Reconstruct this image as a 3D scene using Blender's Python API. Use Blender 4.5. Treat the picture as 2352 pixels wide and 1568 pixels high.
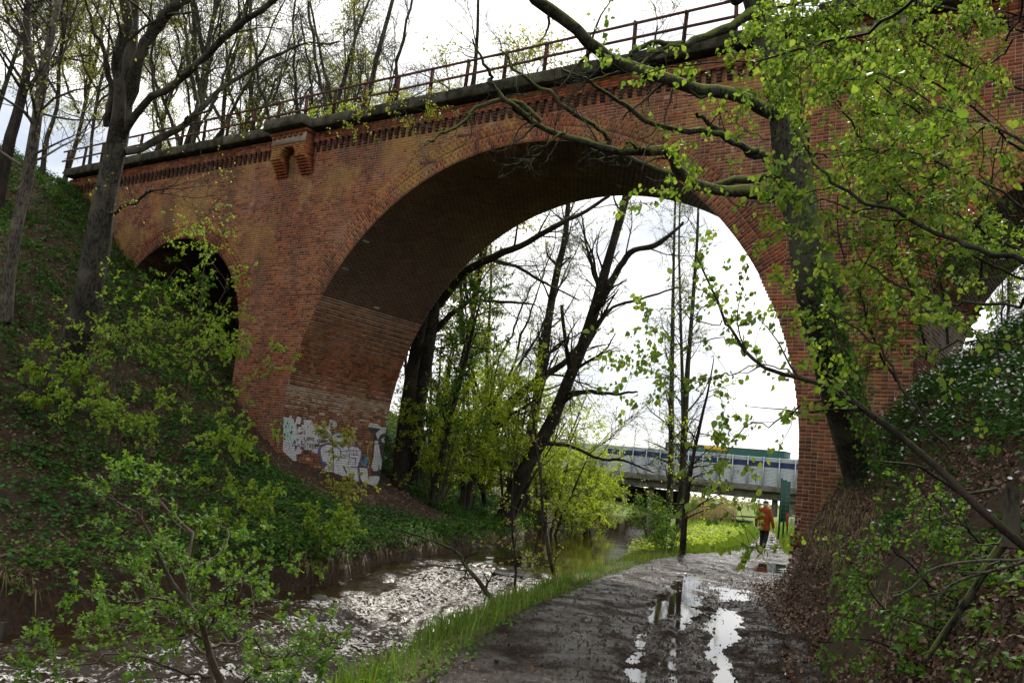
import bpy, math, random
import numpy as np
from mathutils import Matrix, Vector
for _o in list(bpy.data.objects): bpy.data.objects.remove(_o)
sc = bpy.context.scene
COL = sc.collection
R_ = math.radians
rng = np.random.default_rng(7)

# ---------------------------------------------------------------- camera
FPX, ROLL, PITCH, CAMH = 2077.2, R_(6.097), R_(8.402), 1.6
CX, CY = 1176.0, 784.0
fw = np.array([0, math.cos(PITCH), math.sin(PITCH)]); up0 = np.array([0, -math.sin(PITCH), math.cos(PITCH)])
rt0 = np.array([1.0, 0, 0])
rt = math.cos(ROLL) * rt0 + math.sin(ROLL) * up0
upv = -math.sin(ROLL) * rt0 + math.cos(ROLL) * up0
cam = bpy.data.cameras.new('camera'); camo = bpy.data.objects.new('camera', cam); COL.objects.link(camo)
cam.sensor_width = 36; cam.lens = FPX / 2352 * 36; cam.clip_end = 3000; cam.clip_start = 0.05
m = Matrix.Identity(4)
for i in range(3):
    m[i][0] = rt[i]; m[i][1] = upv[i]; m[i][2] = -fw[i]
m[2][3] = CAMH
camo.matrix_world = m
sc.camera = camo

# ---------------------------------------------------------------- sky, sun, exposure
SUN_EL, SUN_AZ = R_(44), R_(14)      # azimuth clockwise from +Y
w = bpy.data.worlds.new('World'); sc.world = w; w.use_nodes = True
nt = w.node_tree; nt.nodes.clear()
def N(t, typ, **kw):
    n = t.nodes.new(typ)
    for k, v in kw.items():
        if k.startswith('i_'):
            key = k[2:].replace('_', ' ')
            n.inputs[int(key) if key.isdigit() else key].default_value = v
        else: setattr(n, k, v)
    return n
sky = N(nt, 'ShaderNodeTexSky', sky_type='NISHITA', sun_disc=False, sun_elevation=SUN_EL, sun_rotation=SUN_AZ)
tc = N(nt, 'ShaderNodeTexCoord')
mp = N(nt, 'ShaderNodeMapping'); mp.inputs['Scale'].default_value = (1, 1, 2.2)
nt.links.new(tc.outputs['Generated'], mp.inputs[0])
no = N(nt, 'ShaderNodeTexNoise', i_Scale=2.6, i_Detail=7.0, i_Roughness=.55)
mp.inputs['Location'].default_value = (1.55, .1, .2)
nt.links.new(mp.outputs[0], no.inputs['Vector'])
rp = N(nt, 'ShaderNodeValToRGB'); rp.color_ramp.elements[0].position = .33; rp.color_ramp.elements[1].position = .46; rp.color_ramp.elements[0].color = (.42, .42, .42, 1)
nt.links.new(no.outputs[0], rp.inputs[0])
no2 = N(nt, 'ShaderNodeTexNoise', i_Scale=5.0, i_Detail=5.0)
nt.links.new(mp.outputs[0], no2.inputs['Vector'])
rp2 = N(nt, 'ShaderNodeValToRGB')
rp2.color_ramp.elements[0].position = .32; rp2.color_ramp.elements[1].position = .56
rp2.color_ramp.elements[0].color = (8.3, 8.7, 9.4, 1); rp2.color_ramp.elements[1].color = (17, 16.7, 16.1, 1)
nt.links.new(no2.outputs[0], rp2.inputs[0])
mx = N(nt, 'ShaderNodeMix', data_type='RGBA')
nt.links.new(rp.outputs[0], mx.inputs[0]); nt.links.new(sky.outputs[0], mx.inputs[6]); nt.links.new(rp2.outputs[0], mx.inputs[7])
bg = N(nt, 'ShaderNodeBackground', i_Strength=.1); ow = N(nt, 'ShaderNodeOutputWorld')
nt.links.new(mx.outputs[2], bg.inputs[0]); nt.links.new(bg.outputs[0], ow.inputs[0])
sun = bpy.data.lights.new('sun', 'SUN'); suno = bpy.data.objects.new('sun', sun); COL.objects.link(suno)
sun.energy = 4.5; sun.angle = R_(1.5); sun.color = (1, .95, .86)
sd = Vector((math.sin(SUN_AZ) * math.cos(SUN_EL), math.cos(SUN_AZ) * math.cos(SUN_EL), math.sin(SUN_EL)))
suno.rotation_euler = sd.to_track_quat('Z', 'Y').to_euler()
suno.location = sd * 60
sc.view_settings.view_transform = 'Standard'; sc.view_settings.look = 'None'
sc.view_settings.exposure = .14; sc.view_settings.gamma = 1; sc.view_settings.use_curve_mapping = False
sc.cycles.max_bounces = 6; sc.cycles.diffuse_bounces = 3; sc.cycles.transmission_bounces = 3; sc.cycles.glossy_bounces = 3
sc.cycles.transparent_max_bounces = 4; sc.cycles.caustics_reflective = False; sc.cycles.caustics_refractive = False

# ---------------------------------------------------------------- coordinates
# bridge frame: s runs along the viaduct (to the right and nearer), q runs through its arches, away from the camera
B = np.array([.81092, -.58515]); Q = np.array([.58515, .81092]); D0 = 18.74; WB = 4.7
def rays(p):
    p = np.asarray(p, float).reshape(-1, 2)
    return ((p[:, :1] - CX) / FPX) * rt + fw - ((p[:, 1:] - CY) / FPX) * upv
def at(px, py, d):
    """photo point (in a 2352 px wide view) at depth d metres"""
    return rays((px, py))[0] * d + np.array([0, 0, CAMH])
def sq(s, q, z=None):
    s = np.asarray(s, float); q = np.asarray(q, float)
    x = B[0] * s + Q[0] * q; y = B[1] * s + Q[1] * q
    if z is None: return x, y
    return np.stack(np.broadcast_arrays(x, y, np.asarray(z, float)), -1)
def to_sq(x, y): return x * B[0] + y * B[1], x * Q[0] + y * Q[1]
_T = np.random.default_rng(3).random((256, 256))
def vn(x, y):
    xi = np.floor(x).astype(int); yi = np.floor(y).astype(int); fx = x - xi; fy = y - yi
    fx = fx * fx * (3 - 2 * fx); fy = fy * fy * (3 - 2 * fy)
    a = _T[xi & 255, yi & 255]; b = _T[(xi + 1) & 255, yi & 255]; c = _T[xi & 255, (yi + 1) & 255]; d = _T[(xi + 1) & 255, (yi + 1) & 255]
    return (a * (1 - fx) + b * fx) * (1 - fy) + (c * (1 - fx) + d * fx) * fy
def fbm(x, y, o=4):
    r = 0; a = .5
    for i in range(o):
        r = r + a * (vn(x + 17.3 * i, y - 9.1 * i) - .5); x = x * 2.03; y = y * 2.03; a *= .5
    return r      # about -.5 .. .5
def sm(x, a, b):
    t = np.clip((x - a) / (b - a), 0, 1); return t * t * (3 - 2 * t)

# ---------------------------------------------------------------- terrain shape
def sL(q): return np.interp(q, [-40, -5, 0, 5, 8.7, 12, 15, 18, 24, 35, 47, 60, 80, 150], [-6, -9.5, -10.8, -12, -12.9, -13.9, -14.6, -16.3, -18, -22.5, -29.5, -34, -42, -60])
def sR(q): return np.interp(q, [-40, 0, 5.4, 8.9, 13.8, 20, 24, 30.6, 45, 77, 150], [9, -3.5, -5.4, -7.05, -8.85, -11, -12.6, -14.9, -20.6, -36, -52])
def pL(q): return np.interp(q, [-40, 0, 5.4, 8.9, 13.8, 20, 24, 28, 32, 48, 60, 75, 150], [10, -2.6, -4.5, -6.1, -7.8, -9.7, -10.6, -10.9, -12.0, -17.1, -22.1, -29.5, -44])
def pR(q): return np.interp(q, [-40, 0, 5, 8.5, 11.9, 17.7, 20, 24, 28, 32, 48, 60, 75, 150], [16, 1.3, -.75, -2.3, -3.6, -6.0, -6.1, -6.4, -8.6, -10.3, -16.0, -21.0, -28.5, -43])
def zw(q): return np.interp(q, [0, 12, 20, 26, 300], [-1.2, -1.15, -.95, -.85, -.85])
def H(x, y, path=False):
    s, q = to_sq(x, y)
    l = sL(q); r = sR(q); a = pL(q); b = pR(q)
    dl = l - s
    fl = np.interp(q, [-30, 24, 32, 50, 90, 200], [1, 1, .93, .5, .2, .05])
    zl = np.interp(dl, [0, .35, 1.2, 4.6, 6, 15.3, 19.6, 22, 60, 400], [-.95, -.5, -.25, 1.0, 2.0, 8.1, 11.2, 11.9, 12.6, 16])
    zl = np.where(dl > .35, -.45 + (zl + .45) * fl, zl)
    dr = s - b
    k = np.interp(q, [-10, 4, 9, 14, 18.7, 24, 28, 36, 60, 200], [.6, .6, .68, .86, 1, 1, .7, .3, .12, .03])
    zr = np.interp(dr, [0, .25, .9, 2.2, 4.1, 7, 11, 15, 50, 400], [0, .4, 1.7, 3.8, 5.3, 7.1, 9.6, 11.5, 12.4, 15]) * k
    zm = np.interp((s - r) / np.maximum(a - r, .2), [0, .12, .35, 1], [-.95, -.45, -.12, 0])
    z = np.where(s < l, zl, np.where(s < r, -1.7, np.where(s < a, zm, np.where(s < b, 0 if path else -.22, zr))))
    rough = fbm(x * .8, y * .8, 4) * .45 + fbm(x * 3.1, y * 3.1, 3) * .16
    amp = np.clip(np.where(s < l, dl * .8, np.where(s > b, dr * 1.2, .12)), 0, 1)
    z = z + rough * amp * (s < l) + rough * amp * (s > b) + rough * .2 * ((s > r) & (s < a))
    return z
def ground_hit(px, py, t0=2.5, t1=160):
    r = rays((px, py))[0]; t = t0 * (t1 / t0) ** np.linspace(0, 1, 1500)
    P = r[None] * t[:, None] + np.array([0, 0, CAMH])
    h = H(P[:, 0], P[:, 1], True) - P[:, 2]
    i = np.argmax(h > 0)
    if not (h > 0).any(): i = len(t) - 1
    return P[i], t[i]

# ---------------------------------------------------------------- mesh helpers
class MB:
    def __init__(s): s.v = []; s.q = []; s.t = []; s.n = 0; s.qr = []; s.tr = []
    def add(s, v, q=None, t=None, r=0.0):
        v = np.asarray(v, np.float32).reshape(-1, 3)
        if q is not None and len(q):
            q = np.asarray(q, np.int64).reshape(-1, 4) + s.n; s.q.append(q); s.qr.append(np.broadcast_to(np.asarray(r, np.float32), (len(q),)))
        if t is not None and len(t):
            t = np.asarray(t, np.int64).reshape(-1, 3) + s.n; s.t.append(t); s.tr.append(np.broadcast_to(np.asarray(r, np.float32), (len(t),)))
        s.v.append(v); s.n += len(v)
    def box(s, c, h, ax=None, r=0.0):
        """centre, half sizes, axes rows"""
        ax = np.eye(3) if ax is None else np.asarray(ax, float)
        k = np.array([[-1,-1,-1],[1,-1,-1],[1,1,-1],[-1,1,-1],[-1,-1,1],[1,-1,1],[1,1,1],[-1,1,1]]) * np.asarray(h)
        s.add(k @ ax + np.asarray(c), [[0,3,2,1],[4,5,6,7],[0,1,5,4],[1,2,6,5],[2,3,7,6],[3,0,4,7]], r=r)
    def tubes(s, P, R, sides=6, cap=False, r=None):
        """P (M,K,3), R (M,K)"""
        P = np.asarray(P, float); R = np.asarray(R, float)
        M, K, _ = P.shape
        T = np.gradient(P, axis=1); T /= np.linalg.norm(T, axis=2, keepdims=True) + 1e-9
        ref = np.where(np.abs(T[:, :1, 2:3]) > .9, np.array([1., 0, 0]), np.array([0, 0, 1.]))
        ref = np.broadcast_to(ref, T.shape)
        U = np.cross(ref, T); U /= np.linalg.norm(U, axis=2, keepdims=True) + 1e-9
        V = np.cross(T, U)
        a = np.arange(sides) / sides * 2 * np.pi
        ring = P[:, :, None] + R[:, :, None, None] * (np.cos(a)[:, None] * U[:, :, None] + np.sin(a)[:, None] * V[:, :, None])
        base = np.arange(M)[:, None, None] * K * sides + np.arange(K - 1)[None, :, None] * sides
        j = np.arange(sides)[None, None]; j2 = (j + 1) % sides
        q = np.stack([base + j, base + j2, base + sides + j2, base + sides + j], -1).reshape(-1, 4)
        rr = np.repeat(np.random.default_rng(M).random(M) if r is None else np.full(M, r), (K - 1) * sides)
        s.add(ring.reshape(-1, 3), q, r=rr)
    def mesh(s, name, smooth=False):
        me = bpy.data.meshes.new(name)
        v = np.concatenate(s.v) if s.v else np.zeros((0, 3), np.float32)
        q = np.concatenate(s.q) if s.q else np.zeros((0, 4), int); t = np.concatenate(s.t) if s.t else np.zeros((0, 3), int)
        me.vertices.add(len(v)); me.vertices.foreach_set('co', v.ravel())
        li = np.concatenate([q.ravel(), t.ravel()]).astype(np.int32)
        me.loops.add(len(li)); me.loops.foreach_set('vertex_index', li)
        ls = np.concatenate([np.arange(len(q)) * 4, len(q) * 4 + np.arange(len(t)) * 3]).astype(np.int32)
        me.polygons.add(len(ls)); me.polygons.foreach_set('loop_start', ls)
        if smooth: me.polygons.foreach_set('use_smooth', np.ones(len(ls), bool))
        rr = np.concatenate(s.qr + s.tr) if (s.qr or s.tr) else np.zeros(0, np.float32)
        a = me.attributes.new('rnd', 'FLOAT', 'FACE'); a.data.foreach_set('value', rr.astype(np.float32))
        me.update(calc_edges=True); me.validate()
        return me
    def build(s, name, mat, parent=None, smooth=False, **kw):
        me = s.mesh(name, smooth)
        if mat: me.materials.append(mat)
        return link(bpy.data.objects.new(name, me), parent, **kw)
def link(o, parent=None, label=None, cat=None, group=None, kind=None):
    COL.objects.link(o)
    if parent is not None:
        o.parent = parent; o.matrix_parent_inverse = Matrix.Translation(-Vector(parent.location)) @ Matrix.Identity(4) if parent.type == 'EMPTY' else Matrix.Identity(4)
    for k, v in (('label', label), ('category', cat), ('group', group), ('kind', kind)):
        if v: o[k] = v
    return o
def thing(name, label, cat, loc=(0, 0, 0), group=None):
    e = bpy.data.objects.new(name, None); e.location = Vector([float(c) for c in loc]); e.empty_display_size = .3
    return link(e, None, label, cat, group)
def grid(mb, X, Y, Z, r=0.0):
    n, k = X.shape
    i = np.arange(n - 1)[:, None] * k + np.arange(k - 1)[None]
    mb.add(np.stack([X, Y, Z], -1), np.stack([i, i + k, i + k + 1, i + 1], -1).reshape(-1, 4), r=r)

# ---------------------------------------------------------------- materials
def ramp(t, pts, src=None):
    r = N(t, 'ShaderNodeValToRGB'); e = r.color_ramp.elements
    while len(e) < len(pts): e.new(.5)
    for el, (p, c) in zip(e, pts):
        el.position = p; el.color = (*c, 1) if len(c) == 3 else c
    if src is not None: t.links.new(src, r.inputs[0])
    return r.outputs[0]
def noise(t, co, scale, detail=5, rough=.6, stretch=None):
    if stretch:
        mpn = N(t, 'ShaderNodeMapping'); mpn.inputs['Scale'].default_value = stretch; t.links.new(co, mpn.inputs[0]); co = mpn.outputs[0]
    n = N(t, 'ShaderNodeTexNoise', i_Scale=scale, i_Detail=float(detail), i_Roughness=rough); t.links.new(co, n.inputs['Vector']); return n.outputs[0]
def mix(t, f, a, b, mode='MIX'):
    m_ = N(t, 'ShaderNodeMix', data_type='RGBA', blend_type=mode)
    for s_, v in ((0, f), (6, a), (7, b)):
        if hasattr(v, 'links'): t.links.new(v, m_.inputs[s_])
        elif s_ == 0: m_.inputs[0].default_value = v
        else: m_.inputs[s_].default_value = (*v, 1)
    return m_.outputs[2]
def mth(t, op, a, b=0.0, clamp=False):
    n = N(t, 'ShaderNodeMath', operation=op, use_clamp=clamp)
    for i, v in enumerate((a, b)):
        if hasattr(v, 'links'): t.links.new(v, n.inputs[i])
        else: n.inputs[i].default_value = v
    return n.outputs[0]
BW = ((0, 0, 0), (1, 1, 1))
def newmat(name):
    m_ = bpy.data.materials.new(name); m_.use_nodes = True; t = m_.node_tree
    p = t.nodes['Principled BSDF']; co = N(t, 'ShaderNodeTexCoord').outputs['Object']
    return m_, t, p, co
def bump(t, p, h, strength=.5, dist=.02, prev=None):
    b = N(t, 'ShaderNodeBump', i_Strength=strength, i_Distance=dist); t.links.new(h, b.inputs['Height'])
    if prev is not None: t.links.new(prev, b.inputs['Normal'])
    t.links.new(b.outputs[0], p.inputs['Normal']); return b.outputs[0]
def rnd(t):
    a = N(t, 'ShaderNodeAttribute', attribute_name='rnd').outputs['Fac']
    o = N(t, 'ShaderNodeObjectInfo').outputs['Random']
    return mth(t, 'FRACT', mth(t, 'ADD', a, o))
def simple(name, c1, c2=None, scale=5, rough=.8, spec=.3, bmp=None, metal=0, lo=.35, hi=.65, stretch=None, vary=0):
    m_, t, p, co = newmat(name)
    c = None
    if c2:
        c = mix(t, ramp(t, [(lo, BW[0]), (hi, BW[1])], noise(t, co, scale, stretch=stretch)), c1, c2)
        if vary:
            c = mix(t, 1.0, c, ramp(t, [(0, (1 - vary,) * 3), (1, (1 + vary * .4,) * 3)], rnd(t)), 'MULTIPLY')
        t.links.new(c, p.inputs['Base Color'])
    else: p.inputs['Base Color'].default_value = (*c1, 1)
    p.inputs['Roughness'].default_value = rough; p.inputs['Specular IOR Level'].default_value = spec; p.inputs['Metallic'].default_value = metal
    if bmp: bump(t, p, noise(t, co, bmp[0], 6, .65, stretch), bmp[1], bmp[2])
    return m_
def leafmat(name, cols, trans=.45, tcol=None, rough=.5, spec=.25):
    """cols: ramp over the leaf's random value"""
    m_, t, p, co = newmat(name)
    c = ramp(t, [(i / (len(cols) - 1), k) for i, k in enumerate(cols)], rnd(t))
    t.links.new(c, p.inputs['Base Color']); p.inputs['Roughness'].default_value = rough; p.inputs['Specular IOR Level'].default_value = spec
    tr = N(t, 'ShaderNodeBsdfTranslucent')
    tcv = mix(t, 1.0, c, tcol or (1.25, 1.15, .5), 'MULTIPLY'); t.links.new(tcv, tr.inputs[0])
    ms = N(t, 'ShaderNodeMixShader', i_0=trans); t.links.new(p.outputs[0], ms.inputs[1]); t.links.new(tr.outputs[0], ms.inputs[2])
    t.links.new(ms.outputs[0], t.nodes['Material Output'].inputs[0])
    return m_
def bark(name, c1, c2, moss=.5, mosscol=(.07, .1, .012), scale=9, bs=.6):
    m_, t, p, co = newmat(name)
    c = mix(t, ramp(t, [(.38, BW[0]), (.60, BW[1])], noise(t, co, scale, 9, .72, (1, 1, .22))), c1, c2)
    c = mix(t, ramp(t, [(.50, BW[0]), (.56, BW[1])], noise(t, co, scale * 3.2, 5, .7, (1, 1, .3))), c, tuple(k * .45 for k in c1))
    c = mix(t, ramp(t, [(.5, BW[0]), (.62, (.7, .7, .7))], noise(t, co, 1.7, 5)), c, tuple(k * 1.5 for k in c2))
    g = N(t, 'ShaderNodeNewGeometry'); sx = N(t, 'ShaderNodeSeparateXYZ'); t.links.new(g.outputs['Normal'], sx.inputs[0])
    f = mth(t, 'ADD', mth(t, 'MULTIPLY', sx.outputs[2], .35), noise(t, co, 2.6, 6, .7))
    f = mth(t, 'MULTIPLY', ramp(t, [(.80 - .3 * moss, BW[0]), (.94 - .3 * moss, BW[1])], f), ramp(t, [(.3, (.35,) * 3), (.6, BW[1])], noise(t, co, 14, 5, .7)))
    if moss > 0: c = mix(t, f, c, mosscol)
    t.links.new(c, p.inputs['Base Color']); p.inputs['Roughness'].default_value = .85; p.inputs['Specular IOR Level'].default_value = .2
    b1_ = bump(t, p, noise(t, co, scale * .9, 8, .75, (1, 1, .2)), .8, .08); bump(t, p, noise(t, co, scale * 3.5, 7, .7, (1, 1, .25)), bs, .03, b1_)
    return m_
# ================================================================ GROUND, PATH, RIVER
def nonuni(lo, hi, fine, mid):
    """grid lines dense (fine) inside mid=(a,b), growing outside"""
    a, b = mid; c = list(np.arange(a, b, fine)); st = fine; x = b
    while x < hi: c.append(x); st *= 1.12; x += st
    c.append(hi); st = fine; x = a; d = []
    while x > lo: st *= 1.12; x -= st; d.append(max(x, lo))
    return np.array(sorted(set(d)) + c)
m_soil, t, p, co = newmat('forest_soil')
lit = mix(t, ramp(t, [(.3, BW[0]), (.7, BW[1])], noise(t, co, 14, 6, .7)), (.018, .012, .008), (.065, .040, .027))
c = mix(t, ramp(t, [(.52, BW[0]), (.66, (.7,) * 3)], mth(t, 'ADD', mth(t, 'MULTIPLY', noise(t, co, .55, 5, .65), .75), mth(t, 'MULTIPLY', noise(t, co, 12, 5, .7), .25))), lit, (.020, .028, .008))
g = N(t, 'ShaderNodeAttribute', attribute_name='zone').outputs['Fac']
gc = mix(t, ramp(t, [(.35, BW[0]), (.65, BW[1])], noise(t, co, 2.2, 7, .7)), (.075, .12, .018), (.12, .165, .026))
gc = mix(t, ramp(t, [(.56, BW[0]), (.66, BW[1])], noise(t, co, .25, 4)), gc, (.16, .13, .06))
c = mix(t, g, c, gc); t.links.new(c, p.inputs['Base Color']); p.inputs['Roughness'].default_value = .9; p.inputs['Specular IOR Level'].default_value = .12
bump(t, p, noise(t, co, 11, 7, .7), .8, .06)
S = nonuni(-600, 600, .2, (-24, 8)); Qn = nonuni(-60, 1500, .22, (4, 34))
X, Y = sq(S[None, :], Qn[:, None]); Z = H(X, Y)
# keep the ground out of the river's mouth under the far road and level far away
g_ = MB(); grid(g_, X, Y, Z)
ter = g_.build('ground', m_soil, smooth=True, kind='structure')
s_, q_ = np.broadcast_arrays(S[None, :], Qn[:, None])
zone = sm(q_, 25, 30) * (1 - sm(sR(q_) - s_, -.3, .8)) * (1 - sm(s_ - pR(q_), 4, 16) * (1 - sm(q_, 34, 50)))
zone = np.maximum(zone, sm(q_, 60, 90))
zone = np.maximum(zone, ((s_ > sR(q_)) & (s_ < pL(q_) + .15)) * .35)
a = ter.data.attributes.new('zone', 'FLOAT', 'POINT'); a.data.foreach_set('value', zone.astype(np.float32).ravel())

# muddy path ---------------------------------------------------------------
m_mud, t, p, co = newmat('wet_mud')
n1 = noise(t, co, 26, 7, .7)
c = mix(t, ramp(t, [(.35, BW[0]), (.68, BW[1])], n1), (.011, .007, .0045), (.040, .025, .016))
c = mix(t, ramp(t, [(.6, BW[0]), (.66, BW[1])], noise(t, co, 60, 3, .7)), c, (.13, .08, .045))
t.links.new(c, p.inputs['Base Color'])
wet = ramp(t, [(.42, (.10,) * 3), (.51, (.30,) * 3), (.60, (.75,) * 3)], mth(t, 'ADD', mth(t, 'MULTIPLY', noise(t, co, 1.6, 6, .7), .6), mth(t, 'MULTIPLY', noise(t, co, 38, 4, .7), .4)))
t.links.new(wet, p.inputs['Roughness']); t.links.new(ramp(t, [(.42, (.5,) * 3), (.55, (.04,) * 3)], noise(t, co, 1.6, 6, .7)), p.inputs['Specular IOR Level'])
b1 = bump(t, p, n1, 1.0, .06); bump(t, p, noise(t, co, 110, 5, .75), .9, .02, b1)
def path_z(s, q, fine=True):
    x, y = sq(s, q); u = (s - pL(q)) / np.maximum(pR(q) - pL(q), .1); u = u + .10 * fbm(x * .9 + 20, y * .9, 3) + .05 * fbm(x * 3, y * 3, 2)
    near = 1 - sm(q, 17, 26)
    z = .05 * fbm(x * 1.3, y * 1.3, 3) + .05 * fbm(x * 3.3 + 9, y * 3.3, 3)
    z = z - .055 * near * np.exp(-((u - .47 - .05 * fbm(q * .5, u * 0 + 3, 2)) / .035) ** 2)
    z = z - .075 * (1 - sm(q, 11, 15)) * np.exp(-((u - .70 - .04 * fbm(q * .6, u * 0, 2)) / .05) ** 2)
    z = z - .06 * (1 - sm(q, 10, 13)) * np.exp(-((u - .93) / .03) ** 2)
    z = z - .05 * (1 - sm(q, 10, 14)) * np.exp(-((u - .56) / .03) ** 2)
    z = z - (.045 + .05 * fbm(x * 2.2 + 5, y * 2.2, 3)) * sm(q, 10.0, 11.5) * (1 - sm(q, 17, 18.6)) * np.exp(-((u - .58) / .27) ** 4)     # the long puddle
    z = z + .05 * sm(q, 11, 13) * (1 - sm(q, 15.5, 17)) * (np.exp(-((u - .40) / .03) ** 2) + np.exp(-((u - .62) / .025) ** 2)) * (fbm(x * 1.5, y * 1.5, 2) > -.05)
    z = z - .045 * sm(q, 21, 23) * np.exp(-((u - .60) / .16) ** 2)                                     # narrow wet track beyond the arch
    z = z - .03 * sm(q, 19, 20) * (1 - sm(q, 22, 24)) * np.exp(-((u - .65) / .2) ** 2)
    z = z + (.05 * fbm(x * 6, y * 6, 5) + .07 * np.abs(fbm(x * 17, y * 17, 3)) + .05 * np.clip(fbm(x * 9 + 40, y * 9, 3) - .06, 0, 1)) * (.35 + .65 * (1 - sm(q, 9, 16)) * sm(u, .3, .6))
    return z
pm = MB()
for q0, q1, dq, nu in ((2, 13, .045, 90), (12.95, 26, .08, 60), (25.9, 90, .3, 16)):
    qq = np.arange(q0, q1 + dq, dq); uu = np.linspace(-.04, 1.06, nu)
    wd = pR(qq) - pL(qq)
    if q0 > 20: s = pL(qq)[:, None] + uu[None] * wd[:, None]
    else: s = pL(qq)[:, None] + uu[None] * wd[:, None]
    q2 = np.broadcast_to(qq[:, None], s.shape); x, y = sq(s, q2)
    ed = np.minimum(sm(uu, -.04, .03), 1 - sm(uu, 1.0, 1.06))[None]
    grid(pm, x, y, path_z(s, q2) - .12 * (1 - ed) + .012 + (.05 if q0 > 20 else 0) * 0)
pm.build('path', m_mud, smooth=True, kind='structure')
mb = MB(); gg = np.random.default_rng(77); n = 26000; q = 3 + 19 * gg.random(n) ** 1.7; u = gg.random(n); s = pL(q) + u * (pR(q) - pL(q)); x, y = sq(s, q); zc_ = path_z(s, q) + .014
k = gg.random(n) < .35 + .65 * sm(u, .3, .6); x, y, zc_, q = x[k], y[k], zc_[k], q[k]; n = len(x); r_ = gg.uniform(.004, .017, n) * np.where(gg.random(n) < .12, 2.0, 1)
tv = np.array([[1, 0, -.4], [-.5, .87, -.4], [-.5, -.87, -.4], [.1, .1, .8]]); a_ = gg.uniform(0, 6.28, n); ca, sa = np.cos(a_), np.sin(a_)
V = tv[None] * gg.uniform(.6, 1.4, (n, 4, 3)) * r_[:, None, None]; V = np.stack([V[..., 0] * ca[:, None] - V[..., 1] * sa[:, None], V[..., 0] * sa[:, None] + V[..., 1] * ca[:, None], V[..., 2]], -1) + np.stack([x, y, zc_], 1)[:, None]
mb.add(V.reshape(-1, 3), t=(np.arange(n)[:, None, None] * 4 + np.array([[0, 1, 3], [1, 2, 3], [2, 0, 3]])[None]).reshape(-1, 3), r=np.repeat(gg.random(n), 3))
m_crumb = simple('mud_crumbs', (.010, .007, .005), (.05, .032, .02), 9, .7, .25, vary=.4)
o = mb.build('mud_crumbs', m_crumb, None, kind='stuff'); o['label'] = 'dark clods and crumbs of mud on the churned path'
m_pud, t, p, co = newmat('puddle_water')
p.inputs['Base Color'].default_value = (.022, .016, .011, 1); p.inputs['Roughness'].default_value = .04; p.inputs['Specular IOR Level'].default_value = .75
bump(t, p, noise(t, co, 9, 3), .05, .01)
pm = MB(); qq = np.arange(2.5, 88, .5); uu = np.linspace(.05, 1.0, 12); s = pL(qq)[:, None] + uu[None] * (pR(qq) - pL(qq))[:, None]
q2 = np.broadcast_to(qq[:, None], s.shape); x, y = sq(s, q2); grid(pm, x, y, np.full(x.shape, -.026))
pm.build('puddle', m_pud, kind='structure')

# river --------------------------------------------------------------------
m_wat, t, p, co = newmat('river_water')
fo = N(t, 'ShaderNodeAttribute', attribute_name='foam').outputs['Fac']
mpn = N(t, 'ShaderNodeMapping'); mpn.inputs['Rotation'].default_value = (0, 0, R_(-54)); mpn.inputs['Scale'].default_value = (.9, 1.5, 1.5); t.links.new(co, mpn.inputs[0])
n1 = N(t, 'ShaderNodeTexNoise', i_Scale=4.4, i_Detail=8.0, i_Roughness=.66, i_Distortion=1.2); t.links.new(mpn.outputs[0], n1.inputs['Vector'])
rdg = mth(t, 'ABSOLUTE', mth(t, 'SUBTRACT', n1.outputs[0], .5))
lin = mth(t, 'SUBTRACT', 1.0, mth(t, 'MULTIPLY', rdg, 11.0), True)
n2 = noise(t, co, 14, 6, .7)
f = mth(t, 'MULTIPLY', fo, mth(t, 'ADD', mth(t, 'MULTIPLY', lin, .75), ramp(t, [(.5, BW[0]), (.62, BW[1])], n2)))
f = ramp(t, [(.34, BW[0]), (.50, (.22, .20, .18)), (.74, BW[1])], f)
c = mix(t, f, (.026, .016, .007), (.74, .71, .66)); t.links.new(c, p.inputs['Base Color'])
t.links.new(mth(t, 'SUBTRACT', .5, mth(t, 'MULTIPLY', fo, .6), True), p.inputs['Specular IOR Level']); t.links.new(ramp(t, [(0, (.0,) * 3), (1, (.6,) * 3)], f), rgh := N(t, 'ShaderNodeMath', operation='ADD').inputs[0]); t.links.new(mth(t, 'ADD', mth(t, 'MULTIPLY', fo, .42), .05), rgh.node.inputs[1]); t.links.new(rgh.node.outputs[0], p.inputs['Roughness'])
bm = N(t, 'ShaderNodeBump', i_Distance=.09); t.links.new(n1.outputs[0], bm.inputs['Height']); t.links.new(mth(t, 'MULTIPLY', fo, 1.0), bm.inputs['Strength']); b1 = bm.outputs[0]
bn = N(t, 'ShaderNodeBump', i_Distance=.06); t.links.new(noise(t, co, 9, 4, .6), bn.inputs['Height']); t.links.new(mth(t, 'MULTIPLY', fo, .5), bn.inputs['Strength']); t.links.new(b1, bn.inputs['Normal'])
bc = N(t, 'ShaderNodeBump', i_Distance=.012, i_Strength=.12); t.links.new(noise(t, co, 5, 4, .6), bc.inputs['Height']); t.links.new(bn.outputs[0], bc.inputs['Normal'])
t.links.new(bc.outputs[0], p.inputs['Normal'])
wm = MB(); fo_ = []
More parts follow.
